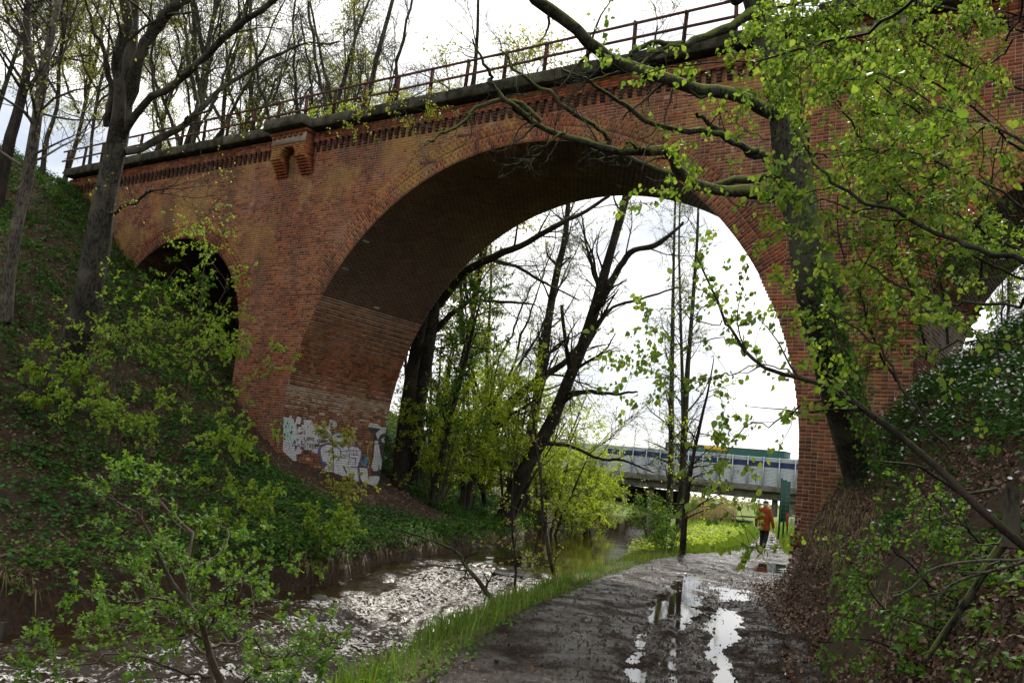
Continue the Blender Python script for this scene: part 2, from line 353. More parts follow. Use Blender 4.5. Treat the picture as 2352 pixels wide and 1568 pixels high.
for q0, q1, dq, nu in ((-20, 2, .6, 40), (2, 24, .06, 120), (24, 46, .3, 40), (46, 160, 2, 14)):
    qq = np.arange(q0, q1 + 1e-6, dq); uu = np.linspace(-.06, 1.06, nu)
    s = sL(qq)[:, None] + uu[None] * (sR(qq) - sL(qq))[:, None]; q2 = np.broadcast_to(qq[:, None], s.shape); x, y = sq(s, q2)
    u2 = np.broadcast_to(uu[None], s.shape)
    rap = sm(q2, 2.5, 5) * (1 - sm(q2 + 2 * fbm(s, q2 * .3, 2), 19.5, 22)) * (.35 + .65 * sm(u2, .05, .4))
    rap = rap * (1 - .75 * sm(q2, 3, 9.5) * 0)
    a1 = fbm(s * .9 + 3, q2 * .75, 3); a2 = fbm(s * 3 + 9, q2 * 2.2, 4); a3 = np.abs(fbm(s * 5, q2 * 4, 3))
    dz = rap * (.42 * a1 + .34 * a2 + .16 * a3) + .012 * fbm(s * 2, q2 * 2, 2)
    grid(wm, x, y, zw(q2) + dz)
    v = np.clip(rap * (.62 + 2.6 * a2 + 2.6 * fbm(s * .8 + 7, q2 * .55 + 2, 3)), 0, 1)
    v = np.maximum(v, .40 * rap); v = np.maximum(v, .12 * (1 - sm(q2, 2, 6)) * (vn(s * 6, q2 * 6) > .8))
    fo_.append(v.ravel())
wo = wm.build('river', m_wat, smooth=True, kind='structure')
a = wo.data.attributes.new('foam', 'FLOAT', 'POINT'); a.data.foreach_set('value', np.concatenate(fo_).astype(np.float32))
# ================================================================ BRICK VIADUCT
m_brick, t, p, co = newmat('old_brick'); co = N(t, 'ShaderNodeNewGeometry').outputs['Position']
r = rnd(t)
c = ramp(t, [(0, (.06, .026, .017)), (.15, (.12, .038, .019)), (.4, (.19, .057, .024)), (.65, (.25, .078, .030)), (.85, (.31, .105, .038)), (.96, (.17, .09, .05)), (1, (.05, .030, .024))], r)
big = noise(t, co, .33, 4, .6)
c = mix(t, ramp(t, [(.40, BW[0]), (.62, (.75,) * 3)], big), c, ramp(t, [(0, (.09, .05, .028)), (.5, (.24, .125, .06)), (1, (.33, .20, .10))], r))
c = mix(t, ramp(t, [(.52, BW[0]), (.70, (.55,) * 3)], noise(t, co, .6, 6, .7)), c, (.30, .19, .14))
mpz = N(t, 'ShaderNodeSeparateXYZ'); t.links.new(co, mpz.inputs[0]); zc = mpz.outputs[2]
yl = mth(t, 'MULTIPLY', ramp(t, [(.49, BW[0]), (.58, BW[1])], noise(t, co, .42, 6, .68)), ramp(t, [(.62, BW[0]), (.75, BW[1]), (.97, BW[1]), (1.0, BW[0])], mth(t, 'DIVIDE', zc, 11.6)))
c = mix(t, mth(t, 'MULTIPLY', yl, .8), c, (.33, .225, .065))
wh = mth(t, 'MULTIPLY', ramp(t, [(.62, BW[0]), (.68, BW[1])], noise(t, co, 1.6, 8, .75, (1, 1, .55))), ramp(t, [(.46, BW[0]), (.56, BW[1])], noise(t, co, .23, 3)))
c = mix(t, mth(t, 'MULTIPLY', wh, .85), c, (.46, .42, .40))
c = mix(t, mth(t, 'MULTIPLY', ramp(t, [(.46, BW[0]), (.64, BW[1])], noise(t, co, .8, 7, .72, (1, 1, .35))), .7), c, (.07, .034, .024)); c = mix(t, mth(t, 'MULTIPLY', ramp(t, [(.0, BW[1]), (.45, BW[0])], mth(t, 'DIVIDE', zc, 10.0)), .45), c, (.085, .034, .024)); c = mix(t, 1.0, c, (.86, .69, .61), 'MULTIPLY')
t.links.new(c, p.inputs['Base Color']); p.inputs['Roughness'].default_value = .88; p.inputs['Specular IOR Level'].default_value = .2
bump(t, p, noise(t, co, 45, 5, .7), .5, .01)
m_mort = simple('lime_mortar', (.20, .155, .11), (.34, .29, .225), 3, .95, .1, (40, .4, .008))
m_stone = simple('mossy_coping_stone', (.028, .028, .018), (.085, .078, .056), 2.6, .95, .1, (18, .7, .03), lo=.42, hi=.66, vary=.4)
m_dark = simple('dark_brick', (.030, .022, .018), (.13, .06, .042), 3, .9, .15, (40, .5, .01), vary=.5)  # darker brick tone for corbels, spalled patches and the added arch backing
m_rust = simple('rusty_iron', (.028, .011, .008), (.085, .030, .018), 14, .85, .25, (50, .5, .004), vary=.4)
m_conc = simple('weathered_render', (.13, .115, .09), (.22, .19, .15), 1.6, .9, .15, (25, .5, .01))

ARCH = [dict(c=-13.95, z=2.47, R=7.98, T=.77, sk=math.tan(R_(30))), dict(c=-28.62, z=4.72, R=4.05, T=.64, sk=math.tan(R_(22))), dict(c=.20, z=4.72, R=4.05, T=.64, sk=math.tan(R_(22)))]
S0, S1, ZT = -37.0, 17.0, 11.88
vi = thing('brick_viaduct', 'long red brick railway viaduct with three round arches and a mossy stone coping', 'viaduct', (*[float(k) for k in sq(-13.95, D0)], 0))
NQ = np.array([-Q[0], -Q[1], 0.]); BB = np.array([B[0], B[1], 0.]); ZZ = np.array([0, 0, 1.])
def fq(s, z, off=0.0): return sq(s, D0 - off, z)      # point on the near face, off metres proud

def half_open(a, z):
    """half width of wall opening (incl. ring) at height z"""
    dz = z - a['z']
    if dz <= 0: return a['R']
    Ro = a['R'] + a['T']
    if dz >= Ro: return 0
    do = math.sqrt(Ro ** 2 - dz ** 2)
    if dz / max(do, 1e-6) >= a['sk']: return do
    dr = dz / a['sk']
    if math.hypot(dr, dz) >= a['R']: return dr
    return math.sqrt(max(a['R'] ** 2 - dz ** 2, 0))
# mortar core ------------------------------------------------------------
mb = MB(); ss = set(np.round(np.arange(S0, S1 + .01, 1.0), 4))
for a in ARCH:
    for th in np.linspace(0, math.pi, 241): ss.add(round(a['c'] + a['R'] * math.cos(th), 5))
ss = np.array(sorted(k for k in ss if S0 <= k <= S1))
for s0, s1 in zip(ss[:-1], ss[1:]):
    if s1 - s0 < 1e-4: continue
    md = (s0 + s1) / 2; za = zb = -2.0; ins = None
    for a in ARCH:
        if abs(md - a['c']) < a['R']:
            ins = a; za = a['z'] + math.sqrt(max(a['R'] ** 2 - (s0 - a['c']) ** 2, 0)); zb = a['z'] + math.sqrt(max(a['R'] ** 2 - (s1 - a['c']) ** 2, 0))
    for off, fl in ((0, 0), (-WB, 1)):
        v = [fq(s0, za, off), fq(s1, zb, off), fq(s1, ZT, off), fq(s0, ZT, off)]
        mb.add(v[::-1] if fl else v, [[0, 1, 2, 3]])
    if ins: mb.add([fq(s0, za), fq(s0, za, -WB), fq(s1, zb, -WB), fq(s1, zb)], [[0, 1, 2, 3]])
    mb.add([fq(s0, ZT), fq(s1, ZT), fq(s1, ZT, -WB), fq(s0, ZT, -WB)], [[0, 1, 2, 3]])
for a in ARCH:
    for sg in (-1, 1):
        e = a['c'] + sg * a['R']; mb.add([fq(e, -2), fq(e, a['z']), fq(e, a['z'], -WB), fq(e, -2, -WB)], [[0, 1, 2, 3]])
mb.build('wall', m_mort, vi)
# bricks -------------------------------------------------------------------
CH, G = .0775, .010
br = dict(C=[], U=[], V=[], W=[])   # centre, half axis along, half axis up, outward half axis
def addb(C, U, V, W): br['C'].append(C); br['U'].append(U); br['V'].append(V); br['W'].append(W)
zi = 0; face_idx = []
PR = .0045
for zi, z0 in enumerate(np.arange(-.6, 11.50, CH)):
    zm_ = z0 + CH / 2; ivs = [(S0, 4.0)]
    for a in ARCH:
        h = half_open(a, zm_)
        if h > 0:
            nv = []
            for lo, hi in ivs:
                if a['c'] + h <= lo or a['c'] - h >= hi: nv.append((lo, hi)); continue
                h2 = h - (.04 if zm_ - a['z'] > a['R'] * .4 else 0)
                if a['c'] - h2 > lo: nv.append((lo, a['c'] - h2))
                if a['c'] + h2 < hi: nv.append((a['c'] + h2, hi))
            ivs = nv
    L = .26 if zi % 2 else .13
    for lo, hi in ivs:
        e = np.arange(math.floor(lo / L) * L + (L / 2 if zi % 4 == 1 else 0) - L, hi + L, L)
        if zi % 6 == 3: e = np.sort(np.concatenate([e, (e[:-1] + .13)[::2]]))
        e = np.clip(e, lo, hi); a0, a1 = e[:-1], e[1:]; k = (a1 - a0) > .03; a0, a1 = a0[k], a1[k]
        if not len(a0): continue
        n = len(a0); cs = (a0 + a1) / 2; hl = (a1 - a0) / 2 - G / 2
        xg, yg = sq(cs, D0); kk = (zm_ > H(xg, yg) - .5); cs, hl = cs[kk], hl[kk]; n = len(cs)
        if not n: continue
        dep = PR + rng.normal(0, .0013, n); C_ = fq(cs, np.full(n, zm_))
        W_ = NQ[None] * dep[:, None]
        addb(C_, BB[None] * hl[:, None], np.repeat(ZZ[None] * (CH / 2 - G / 2), n, 0) + BB[None] * 0, W_)
# arch rings on the face
for a in ARCH:
    t0 = math.atan(a['sk']); Rm = a['R'] + a['T'] / 2; n = int((math.pi - 2 * t0) * Rm / .080); th = t0 + (np.arange(n) + .5) * (math.pi - 2 * t0) / n
    if a is ARCH[2]: th = th[th > 1.2]
    wid = (math.pi - 2 * t0) / n
    for j in range(len(th)):
        cuts = [0, .26, .39, .65, a['T']] if j % 2 else [0, .13, .39, .52, a['T']]
        d = np.array([math.cos(th[j]), math.sin(th[j])]); tg = np.array([-d[1], d[0]])
        for c0, c1 in zip(cuts[:-1], cuts[1:]):
            c1 = min(c1, a['T'])
            if c1 - c0 < .03: continue
            rr = a['R'] + (c0 + c1) / 2; cs = a['c'] + d[0] * rr; cz = a['z'] + d[1] * rr
            U_ = (BB * d[0] + ZZ * d[1]) * ((c1 - c0) / 2 - G / 2); V_ = (BB * tg[0] + ZZ * tg[1]) * (rr * wid / 2 - G / 2)
            addb(fq(np.array([cs]), np.array([cz])), U_[None], V_[None], (NQ * (PR + .003 + rng.normal(0, .001)))[None])
# soffits and inner pier faces
def soffit(a, sg_list, bl=.26):
    for sg in sg_list:
        # straight lower part and corbelled courses up to the skewback
        zs = a['z'] + a['R'] * math.sin(math.atan(a['sk'])); zlist = np.arange(-.6, zs, CH)
        for i, z0 in enumerate(zlist):
            zc_ = z0 + CH / 2; dz = max(z0 - a['z'], 0); inn = math.sqrt(max(a['R'] ** 2 - dz ** 2, .01))
            L = bl if i % 2 else bl / 2
            e = np.arange(-(i % 4) * L / 4, WB + L, L); e = np.clip(e, 0, WB); k = np.diff(e) > .03; a0, a1 = e[:-1][k], e[1:][k]; n = len(a0)
            u = (a0 + a1) / 2; hl = (a1 - a0) / 2 - G / 2
            st = .5 * sm(zc_, a['z'] + 1.0, a['z'] + 2.2) * .03
            C_ = sq(a['c'] + sg * inn, D0 + u, np.full(n, zc_))
            dep = PR + st + rng.normal(0, .002, n) + (.012 if i % 2 and zc_ > a['z'] + 1.2 else 0)
            addb(C_, np.array([Q[0], Q[1], 0])[None] * hl[:, None], np.repeat(ZZ[None] * (CH / 2 - G / 2), n, 0), -sg * BB[None] * dep[:, None])
    t0 = math.atan(a['sk']); n = int((math.pi - 2 * t0) * a['R'] / CH); wid = (math.pi - 2 * t0) / n
    for j in range(n):
        th = t0 + (j + .5) * wid
        if a is ARCH[2] and th < 1.2: continue
        d = np.array([math.cos(th), math.sin(th)]); tg = np.array([-d[1], d[0]])
        e = np.arange(-(j % 2) * bl / 2, WB + bl, bl); e = np.clip(e, 0, WB); k = np.diff(e) > .03; a0, a1 = e[:-1][k], e[1:][k]; m2 = len(a0)
        u = (a0 + a1) / 2; hl = (a1 - a0) / 2 - G / 2
        C_ = sq(a['c'] + d[0] * a['R'], D0 + u, np.full(m2, a['z'] + d[1] * a['R']))
        dep = PR + rng.normal(0, .0015, m2); V_ = (BB * tg[0] + ZZ * tg[1]) * (a['R'] * wid / 2 - G / 2)
        addb(C_, np.array([Q[0], Q[1], 0])[None] * hl[:, None], np.repeat(V_[None], m2, 0), -(BB * d[0] + ZZ * d[1])[None] * dep[:, None])
nf = sum(len(k) for k in br['C'])
soffit(ARCH[0], (-1, 1)); soffit(ARCH[1], (1, -1)); soffit(ARCH[2], (-1,))
C_ = np.concatenate(br['C']); U_ = np.concatenate(br['U']); V_ = np.concatenate(br['V']); W_ = np.concatenate(br['W'])
# the 300 bricks that show largest become parts of their own
dcam = np.linalg.norm(C_ - np.array([0, 0, CAMH]), axis=1)
fr = (np.abs(V_[:, 2]) > .99 * np.linalg.norm(V_, axis=1)) & (np.abs((W_ / np.linalg.norm(W_, axis=1, keepdims=True)) @ NQ) > .99) & (np.linalg.norm(U_, axis=1) > .11)
sc_ = C_ @ BB; seen = fr & (((sc_ < -3.9) & (sc_ > -6.05) & (C_[:, 2] > .5) & (C_[:, 2] < 6)) | ((sc_ < -8) & (sc_ > -14) & (C_[:, 2] > 10.6)))
order = np.argsort(np.where(seen, dcam, 1e9))[:300]; own = np.zeros(len(C_), bool); own[order] = True
def brickmb(C, U, V, W, rr):
    mb = MB(); n = len(C)
    k = [(-1, -1), (1, -1), (1, 1), (-1, 1)]
    v = np.stack([C + a * U + b * V for a, b in k] + [C + W + a * U * .985 + b * V * .95 for a, b in k], 1)
    b = np.arange(n)[:, None, None] * 8
    q = (b + np.array([[4, 5, 6, 7], [0, 1, 5, 4], [1, 2, 6, 5], [2, 3, 7, 6], [3, 0, 4, 7]])[None]).reshape(-1, 4)
    mb.add(v.reshape(-1, 3), q, r=np.repeat(rr, 5)); return mb
ro = ~own; rr = rng.random(len(C_))
m_vshade = m_brick.copy(); m_vshade.name = 'shade_dark_vault_brick'; t = m_vshade.node_tree; p = t.nodes['Principled BSDF']; lk = p.inputs['Base Color'].links[0].from_socket; co = [n for n in t.nodes if n.type == 'NEW_GEOMETRY'][0].outputs['Position']
c = mix(t, ramp(t, [(.35, (.93,) * 3), (.70, (.62,) * 3)], noise(t, co, .55, 6, .7)), lk, (.030, .019, .015)); t.links.new(c, p.inputs['Base Color'])  # browner vault brick, with the shade under the arch painted into its colour
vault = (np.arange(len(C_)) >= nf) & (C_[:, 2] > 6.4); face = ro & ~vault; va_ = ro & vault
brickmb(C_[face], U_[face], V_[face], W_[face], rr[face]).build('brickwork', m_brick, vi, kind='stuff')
brickmb(C_[va_], U_[va_], V_[va_], W_[va_], rr[va_]).build('vault_brickwork', m_vshade, vi, kind='stuff')
unit = {}
for i in order:
    key = round(float(np.linalg.norm(U_[i])), 2)
    if key not in unit:
        unit[key] = brickmb(np.zeros((1, 3)), np.array([[np.linalg.norm(U_[i]), 0, 0]]), np.array([[0, 0, np.linalg.norm(V_[i])]]), np.array([[0, -PR, 0]]), np.zeros(1)).mesh('brick'); unit[key].materials.append(m_brick)
    o = bpy.data.objects.new('brick', unit[key]); o.location = Vector(C_[i].tolist()); o.rotation_euler = (0, 0, math.atan2(B[1], B[0]))
    link(o, vi)

# band, corbels, coping ------------------------------------------------------
AX = np.array([BB, np.array([Q[0], Q[1], 0]), ZZ])
REF = [(-23.8, -22.15), (-5.75, -4.1)]
def in_ref(s): return any(a - .05 < s < b + .05 for a, b in REF)
mb = MB(); s = S0
while s < 9:
    L = .26
    if not in_ref(s + L / 2):
        for k in range(4): mb.box(sq(s + L / 2, D0 - .055, 11.52 + CH * (k + .5)), (L / 2 - .004, .06 + .004 * (k % 2), CH / 2 - .004), AX, r=rng.random())
    s += L
mb.build('brick_band', m_brick, vi, kind='stuff')
cm = MB()
for k, (dp) in enumerate((.035, .06, .085, .11)):
    zt = -.5 * CH - CH * (3 - k); cm.box((0, -dp / 2, zt), (.056, dp / 2 + .01, CH / 2 - .005), r=.37 + .1 * k)
cme = cm.mesh('corbel'); cme.materials.append(m_dark)
for s in np.arange(S0 + .1, 1.0, .262):
    if in_ref(s): continue
    o = bpy.data.objects.new('corbel', cme); o.location = Vector(sq(s, D0 - .005, 11.52).tolist()); o.rotation_euler = (0, 0, math.atan2(B[1], B[0])); link(o, vi)
def bevbox(mb, c, h, ax, r=0., bv=.03, seed=0):
    g = np.random.default_rng(seed); x = np.array([-1, -1 + bv / h[0], 0, 1 - bv / h[0], 1]) if h[0] > .1 else np.array([-1, 1.])
    y = np.array([-1, -1 + bv / h[1], 1 - bv / h[1], 1]); z = np.array([-1, -1 + bv / h[2], 0, 1 - bv / h[2], 1])
    def pt(P): 
        P = P.copy(); e = (np.abs(P) > .999).sum(-1); sh = np.where(e >= 2, bv * .5, 0)[..., None] * np.sign(P) / np.asarray(h)
        P = P - sh; W = P * np.asarray(h); W = W + (fbm(W[..., 0] * 4 + seed, W[..., 2] * 4 + W[..., 1] * 5, 3) * bv * 1.2)[..., None] * np.sign(P); return W @ ax + np.asarray(c)
    for i, sgn in ((0, -1), (0, 1), (1, -1), (1, 1), (2, -1), (2, 1)):
        ua, va = [(y, z), (x, z), (x, y)][i]; U, V = np.meshgrid(ua, va, indexing='ij'); P = np.zeros(U.shape + (3,)); o = [(1, 2), (0, 2), (0, 1)][i]
        P[..., i] = sgn; P[..., o[0]] = U; P[..., o[1]] = V; W = pt(P); grid(mb, W[..., 0], W[..., 1], W[..., 2], r)
s = S0 - .1; k = 0
while s < 10:
    L = float(rng.uniform(1.0, 1.75)); off = 0
    for a, b in REF:
        if s < a - .12 < s + L: L = a - .12 - s
        if abs(s - (a - .12)) < .02: L = b - a + .24; off = .42
    mb = MB(); bevbox(mb, sq(s + L / 2, D0 + .30 - .24 - off / 2, 12.07), (L / 2 - .006, .44 + off / 2, .165), AX, .2 + .6 * rng.random(), .03, k)
    mb.build('coping_stone', m_stone, vi); s += L; k += 1
mb = MB(); mb.box(sq((S0 + 9) / 2, D0 + WB / 2 + .35, 12.0), ((9 - S0) / 2, WB / 2 - .5, .09), AX); mb.build('deck', m_stone, vi)
mb = MB(); mb.box(sq((S0 + 9) / 2, D0 + WB + .0, 12.09), ((9 - S0) / 2, .3, .21), AX); mb.build('rear_coping', m_stone, vi)
# refuges: a bracketed bay with a little arch over two stepped legs
for a, b in REF:
    rb = []; c0 = (a + b) / 2; hw = (b - a) / 2; mb = MB(); PJ = .42
    # brick layers drawn course by course, the opening is a small segmental arch
    for k, z0 in enumerate(np.arange(10.98, 11.86, CH)):
        zm2 = z0 + CH / 2; op = 0
        if zm2 < 11.42: op = .355 if zm2 < 11.15 else math.sqrt(max(.355 ** 2 - (zm2 - 11.05) ** 2, 0))
        segs = [(-hw, -op), (op, hw)] if op > .05 else [(-hw, hw)]
        for l0, l1 in segs:
            L = .26 if k % 2 else .13; e = np.arange(math.floor(l0 / L) * L, l1 + L, L); e = np.clip(e, l0, l1)
            for e0, e1 in zip(e[:-1], e[1:]):
                if e1 - e0 > .02: mb.box(sq(c0 + (e0 + e1) / 2, D0 - PJ / 2, zm2), ((e1 - e0) / 2 - .005, PJ / 2, CH / 2 - .005), AX, r=rng.random())
    for sg in (-1, 1):
        for k in range(6):
            pj = PJ - .058 * (k + 1); zc2 = 10.98 - CH * 1.05 * (k + .5); l0 = -hw if sg < 0 else .355; l1 = -.355 if sg < 0 else hw
            for e0 in np.arange(l0, l1 - .01, .13): mb.box(sq(c0 + e0 + .065, D0 - pj / 2, zc2), (.06, pj / 2, CH * .52 - .008), AX, r=rng.random() * .5)
    mb.build('refuge_bay', m_brick, vi, kind='stuff')
    mb = MB(); mb.box(sq(c0, D0 - .24, 11.40), (hw - .012, .2, .46), AX); mb.box(sq(c0 - .5 * (hw + .36) , D0 - .2, 11.1), ((hw - .36) / 2 - .01, .2, .17), AX); mb.box(sq(c0 + .5 * (hw + .36), D0 - .2, 11.1), ((hw - .36) / 2 - .01, .2, .17), AX)
    mb = MB(); mb.box(sq(c0, D0 - .23, 11.66), (hw - .02, .21, .19), AX); mb.build('refuge_core', m_mort, vi)
    mb = MB()
    for e in np.arange(a + .1, b, .262): mb.box(sq(e, D0 - PJ - .035, 11.72), (.06, .04, .05), AX, r=rng.random() * .3)
    mb.box(sq(c0, D0 - PJ / 2 - .05, 11.83), (hw + .05, PJ / 2 + .05, .045), AX, r=.1); mb.build('refuge_cornice', m_brick, vi, kind='stuff')
mb = MB(); mb.box(sq(ARCH[1]['c'], D0 + WB - .3, 5.5), (ARCH[1]['R'] + .0, .12, 4.2), AX); mb.build('added_dark_backing', m_dark, vi)  # added backing that closes the small left arch so its inside goes dark
# skewback slab left of the small arch and the plinth of the right pier
mb = MB(); bevbox(mb, sq(-32.75, D0 - .05, 7.55), (.62, .12, .75), AX, .4, .04, 5); mb.build('skewback_slab', m_conc, vi)
mb = MB()
for k in range(16):
    z0 = -.1 + k * CH * 1.0; e = np.arange(-6.03, -3.9, .26) + (.13 if k % 2 else 0)
    for e0 in e: mb.box(sq(min(e0 + .13, -4.1), D0 - .035, z0), (.125, .05, CH / 2 - .005), AX, r=rng.random())
mb.build('pier_plinth', m_brick, vi, kind='stuff')
# hollow patch cut in the ring and a few drains
for s, z in ((-15.9, 10.95), (-17.2, 10.3)):
    mb = MB(); bevbox(mb, sq(s, D0 - .012, z), (.30, .012, .05), AX, .1, .01, 9); mb.build('spalled_patch', m_dark, vi)

# railings --------------------------------------------------------------------
def railing(label, q, s0, s1, gap):
    e = thing('iron_railing', label, 'railing', sq(s0, q, 12.3), group='rusty railings along the viaduct deck')
    pm_ = MB(); pm_.box((0, 0, .52), (.022, .045, .52), r=.3); pm_.box((0, .03, .52), (.05, .012, .52), r=.5); pm_.box((0, -.02, .03), (.085, .06, .035), r=.1); pm_.box((0, 0, .12), (.05, .05, .07), r=.1)
    me = pm_.mesh('post'); me.materials.append(m_rust)
    xs = np.arange(s0, s1, 1.36)
    for x in xs:
        o = bpy.data.objects.new('post', me); o.location = Vector(sq(x, q, 12.29).tolist()); o.rotation_euler = (rng.normal(0, .02), rng.normal(0, .025), math.atan2(B[1], B[0])); link(o, e)
    for z in (13.27, 12.84):
        a = s0 - .2
        while a < s1:
            L = float(rng.choice([4.08, 5.44, 6.8])); mb = MB(); dz = rng.normal(0, .012)
            v = AX.copy(); tl = rng.normal(0, .004); v[0] = v[0] + ZZ * tl
            mb.box(sq(a + L / 2, q - .055, z + dz), (L / 2 + .12, .012, .036), v, r=rng.random()); mb.build('rail', m_rust, e); a += L
    return e
railing('rusty iron railing with two rails on the near edge of the viaduct coping', D0 + .12, -38.0, 8, 1.36)
railing('rusty iron railing on the far edge of the viaduct deck', D0 + WB - .0, -38.5, 6, 1.36)

# painted marks ---------------------------------------------------------------
GC = ((1050, 1600), 3.92)   # window of the photo in which the wall painting was traced
def pinner(u, z): return sq(ARCH[0]['c'] - ARCH[0]['R'], D0 + u, z)
cu = .011; us = np.arange(.0, WB, cu); zs = np.arange(.2, 3.35, cu)
Ug, Zg = np.meshgrid(us, zs); Pw = pinner(Ug, Zg).reshape(-1, 3)
d = Pw - np.array([0, 0, CAMH]); w_ = d @ fw; px = CX + FPX * (d @ rt) / w_; py = CY - FPX * (d @ upv) / w_
gx = (px * 4096 / 2352 - GC[0][0]) * GC[1]; gy = (py * 4096 / 2352 - GC[0][1]) * GC[1]
def inpoly(P):
    P = np.array(P, float); r = np.zeros(len(gx), bool); j = len(P) - 1
    for i in range(len(P)):
        xi, yi = P[i]; xj, yj = P[j]
        with np.errstate(divide='ignore', invalid='ignore'): c = ((yi > gy) != (yj > gy)) & (gx < (xj - xi) * (gy - yi) / (yj - yi + 1e-9) + xi)
        r ^= c; j = i
    return r
def ell(x, y, a, b): return ((gx - x) / a) ** 2 + ((gy - y) / b) ** 2 < 1
def line(P, w2):
    r = np.zeros(len(gx), bool)
    for (x0, y0), (x1, y1) in zip(P[:-1], P[1:]):
        dx, dy = x1 - x0, y1 - y0; t_ = np.clip(((gx - x0) * dx + (gy - y0) * dy) / (dx * dx + dy * dy + 1e-9), 0, 1)
        r |= np.hypot(gx - x0 - t_ * dx, gy - y0 - t_ * dy) < w2
    return r
nz = fbm(Ug.ravel() * 9, Zg.ravel() * 9, 4); ok = np.zeros(len(gx), bool); colr = np.zeros((len(gx), 3))
def paint(mask, c, er=-.6):
    mk = mask & (nz > er); ok[mk] = True; colr[mk] = c
WHT, PUR, BLK = (.44, .45, .46), (.09, .06, .20), (.022, .024, .026)
paint(inpoly([(325, 235), (560, 250), (640, 300), (760, 310), (800, 395), (1010, 410), (1060, 480), (1090, 560), (1060, 650), (900, 700), (880, 860), (760, 800), (620, 780), (600, 830), (520, 860), (545, 1060), (500, 1070), (455, 930), (380, 860), (310, 800), (318, 600)]), WHT, -.16)
paint(ell(1060, 380, 105, 75), (.36, .34, .33), -.1)
for e_ in ((400, 410, 90, 50), (460, 520, 130, 40), (400, 610, 80, 30), (345, 310, 22, 60)): paint(ell(*e_), (.22, .47, .40), -.02)
for e_ in ((880, 480, 80, 35), (960, 545, 100, 60), (930, 640, 90, 30)): paint(ell(*e_), (.05, .055, .05), -.08)
paint(ell(1195, 580, 128, 82), PUR); paint(ell(1195, 583, 112, 66), WHT); paint(ell(1200, 570, 52, 20), (.12, .05, .09))
paint(ell(1440, 640, 130, 100), (.25, .19, .07), 0.0); paint(ell(1590, 940, 60, 100), (.07, .20, .33), -.05)
body = [(900, 740), (1000, 690), (1150, 700), (1200, 690), (1340, 700), (1500, 740), (1550, 800), (1540, 900), (1500, 1020), (1480, 1060), (1640, 1060), (1650, 1300), (1250, 1320), (1150, 1280), (1140, 1180), (950, 1130), (960, 1000), (915, 900)]
paint(inpoly(body), (.5, .51, .52), -.3)
for L_, w2 in (([(900, 740), (1000, 690), (1150, 700), (1210, 780), (1230, 830), (1175, 950)], 9), ([(1200, 690), (1330, 720), (1365, 800), (1345, 1010)], 6), ([(1340, 700), (1500, 740), (1550, 800), (1540, 900), (1490, 1050), (1380, 1040)], 9), ([(960, 810), (1100, 800)], 7), ([(1040, 800), (1040, 870)], 6), ([(1230, 800), (1345, 790)], 6), ([(1250, 860), (1360, 870)], 7), ([(1230, 910), (1300, 905)], 5), ([(1380, 790), (1510, 790)], 6), ([(1390, 850), (1500, 860)], 7), ([(1380, 900), (1460, 910), (1445, 1010)], 7), ([(1420, 770), (1430, 850)], 5), ([(1460, 770), (1470, 850)], 5), ([(900, 740), (880, 800), (920, 960), (990, 1000), (940, 1080), (1000, 1180), (1100, 1230), (1120, 1320), (1250, 1390)], 20), ([(1500, 1060), (1520, 1240), (1600, 1370)], 18), ([(460, 720), (500, 620), (510, 780), (560, 690), (600, 770), (610, 640), (640, 720)], 7), ([(1270, 1040), (1310, 1130)], 14), ([(1370, 1300), (1470, 1310)], 8), ([(1620, 1060), (1700, 1050)], 10)): paint(line(L_, w2), PUR, -.35)
paint(line([(1650, 720), (1690, 640), (1720, 680), (1650, 720), (1640, 850), (1670, 980), (1650, 1060)], 7), (.33, .30, .05), -.3)
# plain black and white shapes in place of the stencil picture
paint(inpoly([(1640, 440), (1700, 350), (1860, 440), (1970, 430), (1970, 1100), (1900, 1200), (1700, 1180), (1715, 900), (1735, 700), (1735, 540)]), BLK)
paint(inpoly([(1650, 420), (1680, 335), (1790, 370), (1870, 430), (1972, 415), (1972, 545), (1920, 510), (1845, 540), (1805, 620), (1770, 520), (1850, 450), (1760, 430)]), WHT, -.3)
paint(ell(1782, 655, 32, 24), WHT); paint(ell(1915, 625, 55, 42), WHT); paint(ell(1928, 612, 30, 26), BLK); paint(inpoly([(1900, 660), (1970, 610), (1970, 720)]), WHT)
paint(inpoly([(1750, 690), (1820, 690), (1848, 860), (1905, 1110), (1832, 1080), (1820, 980), (1810, 1100), (1740, 1110), (1700, 1040), (1738, 880)]), WHT, -.35)
paint(inpoly([(1660, 1195), (1840, 1185), (1800, 1310), (1760, 1340), (1640, 1480), (1645, 1300)]), WHT, -.25)
FONT = dict(I='01110 00100 00100 00100 00100 00100 01110', L='11000 11000 11000 11000 11000 11001 11111', O='01110 11011 11011 11011 11011 11011 01110', V='11011 11011 11011 11011 01010 01110 00100', E='11111 11000 11000 11110 11000 11000 11111', S='01111 11000 11000 01110 00011 00011 11110', T='11111 00100 00100 00100 00100 00100 00100', R='11110 11011 11011 11110 11100 11010 11011', A='01110 11011 11011 11111 11011 11011 11011')
for txt, x0, y0 in (('I', 640, 478), ('LOVE', 645, 570), ('STREET', 640, 668), ('ART', 645, 766)):
    for i, ch in enumerate(txt):
        for r_, row in enumerate(FONT[ch].split()):
            for c_, b_ in enumerate(row):
                if b_ == '1': 
                    xa = x0 + i * 45 + c_ * 7; ya = y0 + r_ * 9 + (xa - x0) * .10
                    paint((gx >= xa) & (gx < xa + 7.5) & (gy >= ya) & (gy < ya + 9.5), BLK)
nzr, nur = Ug.shape
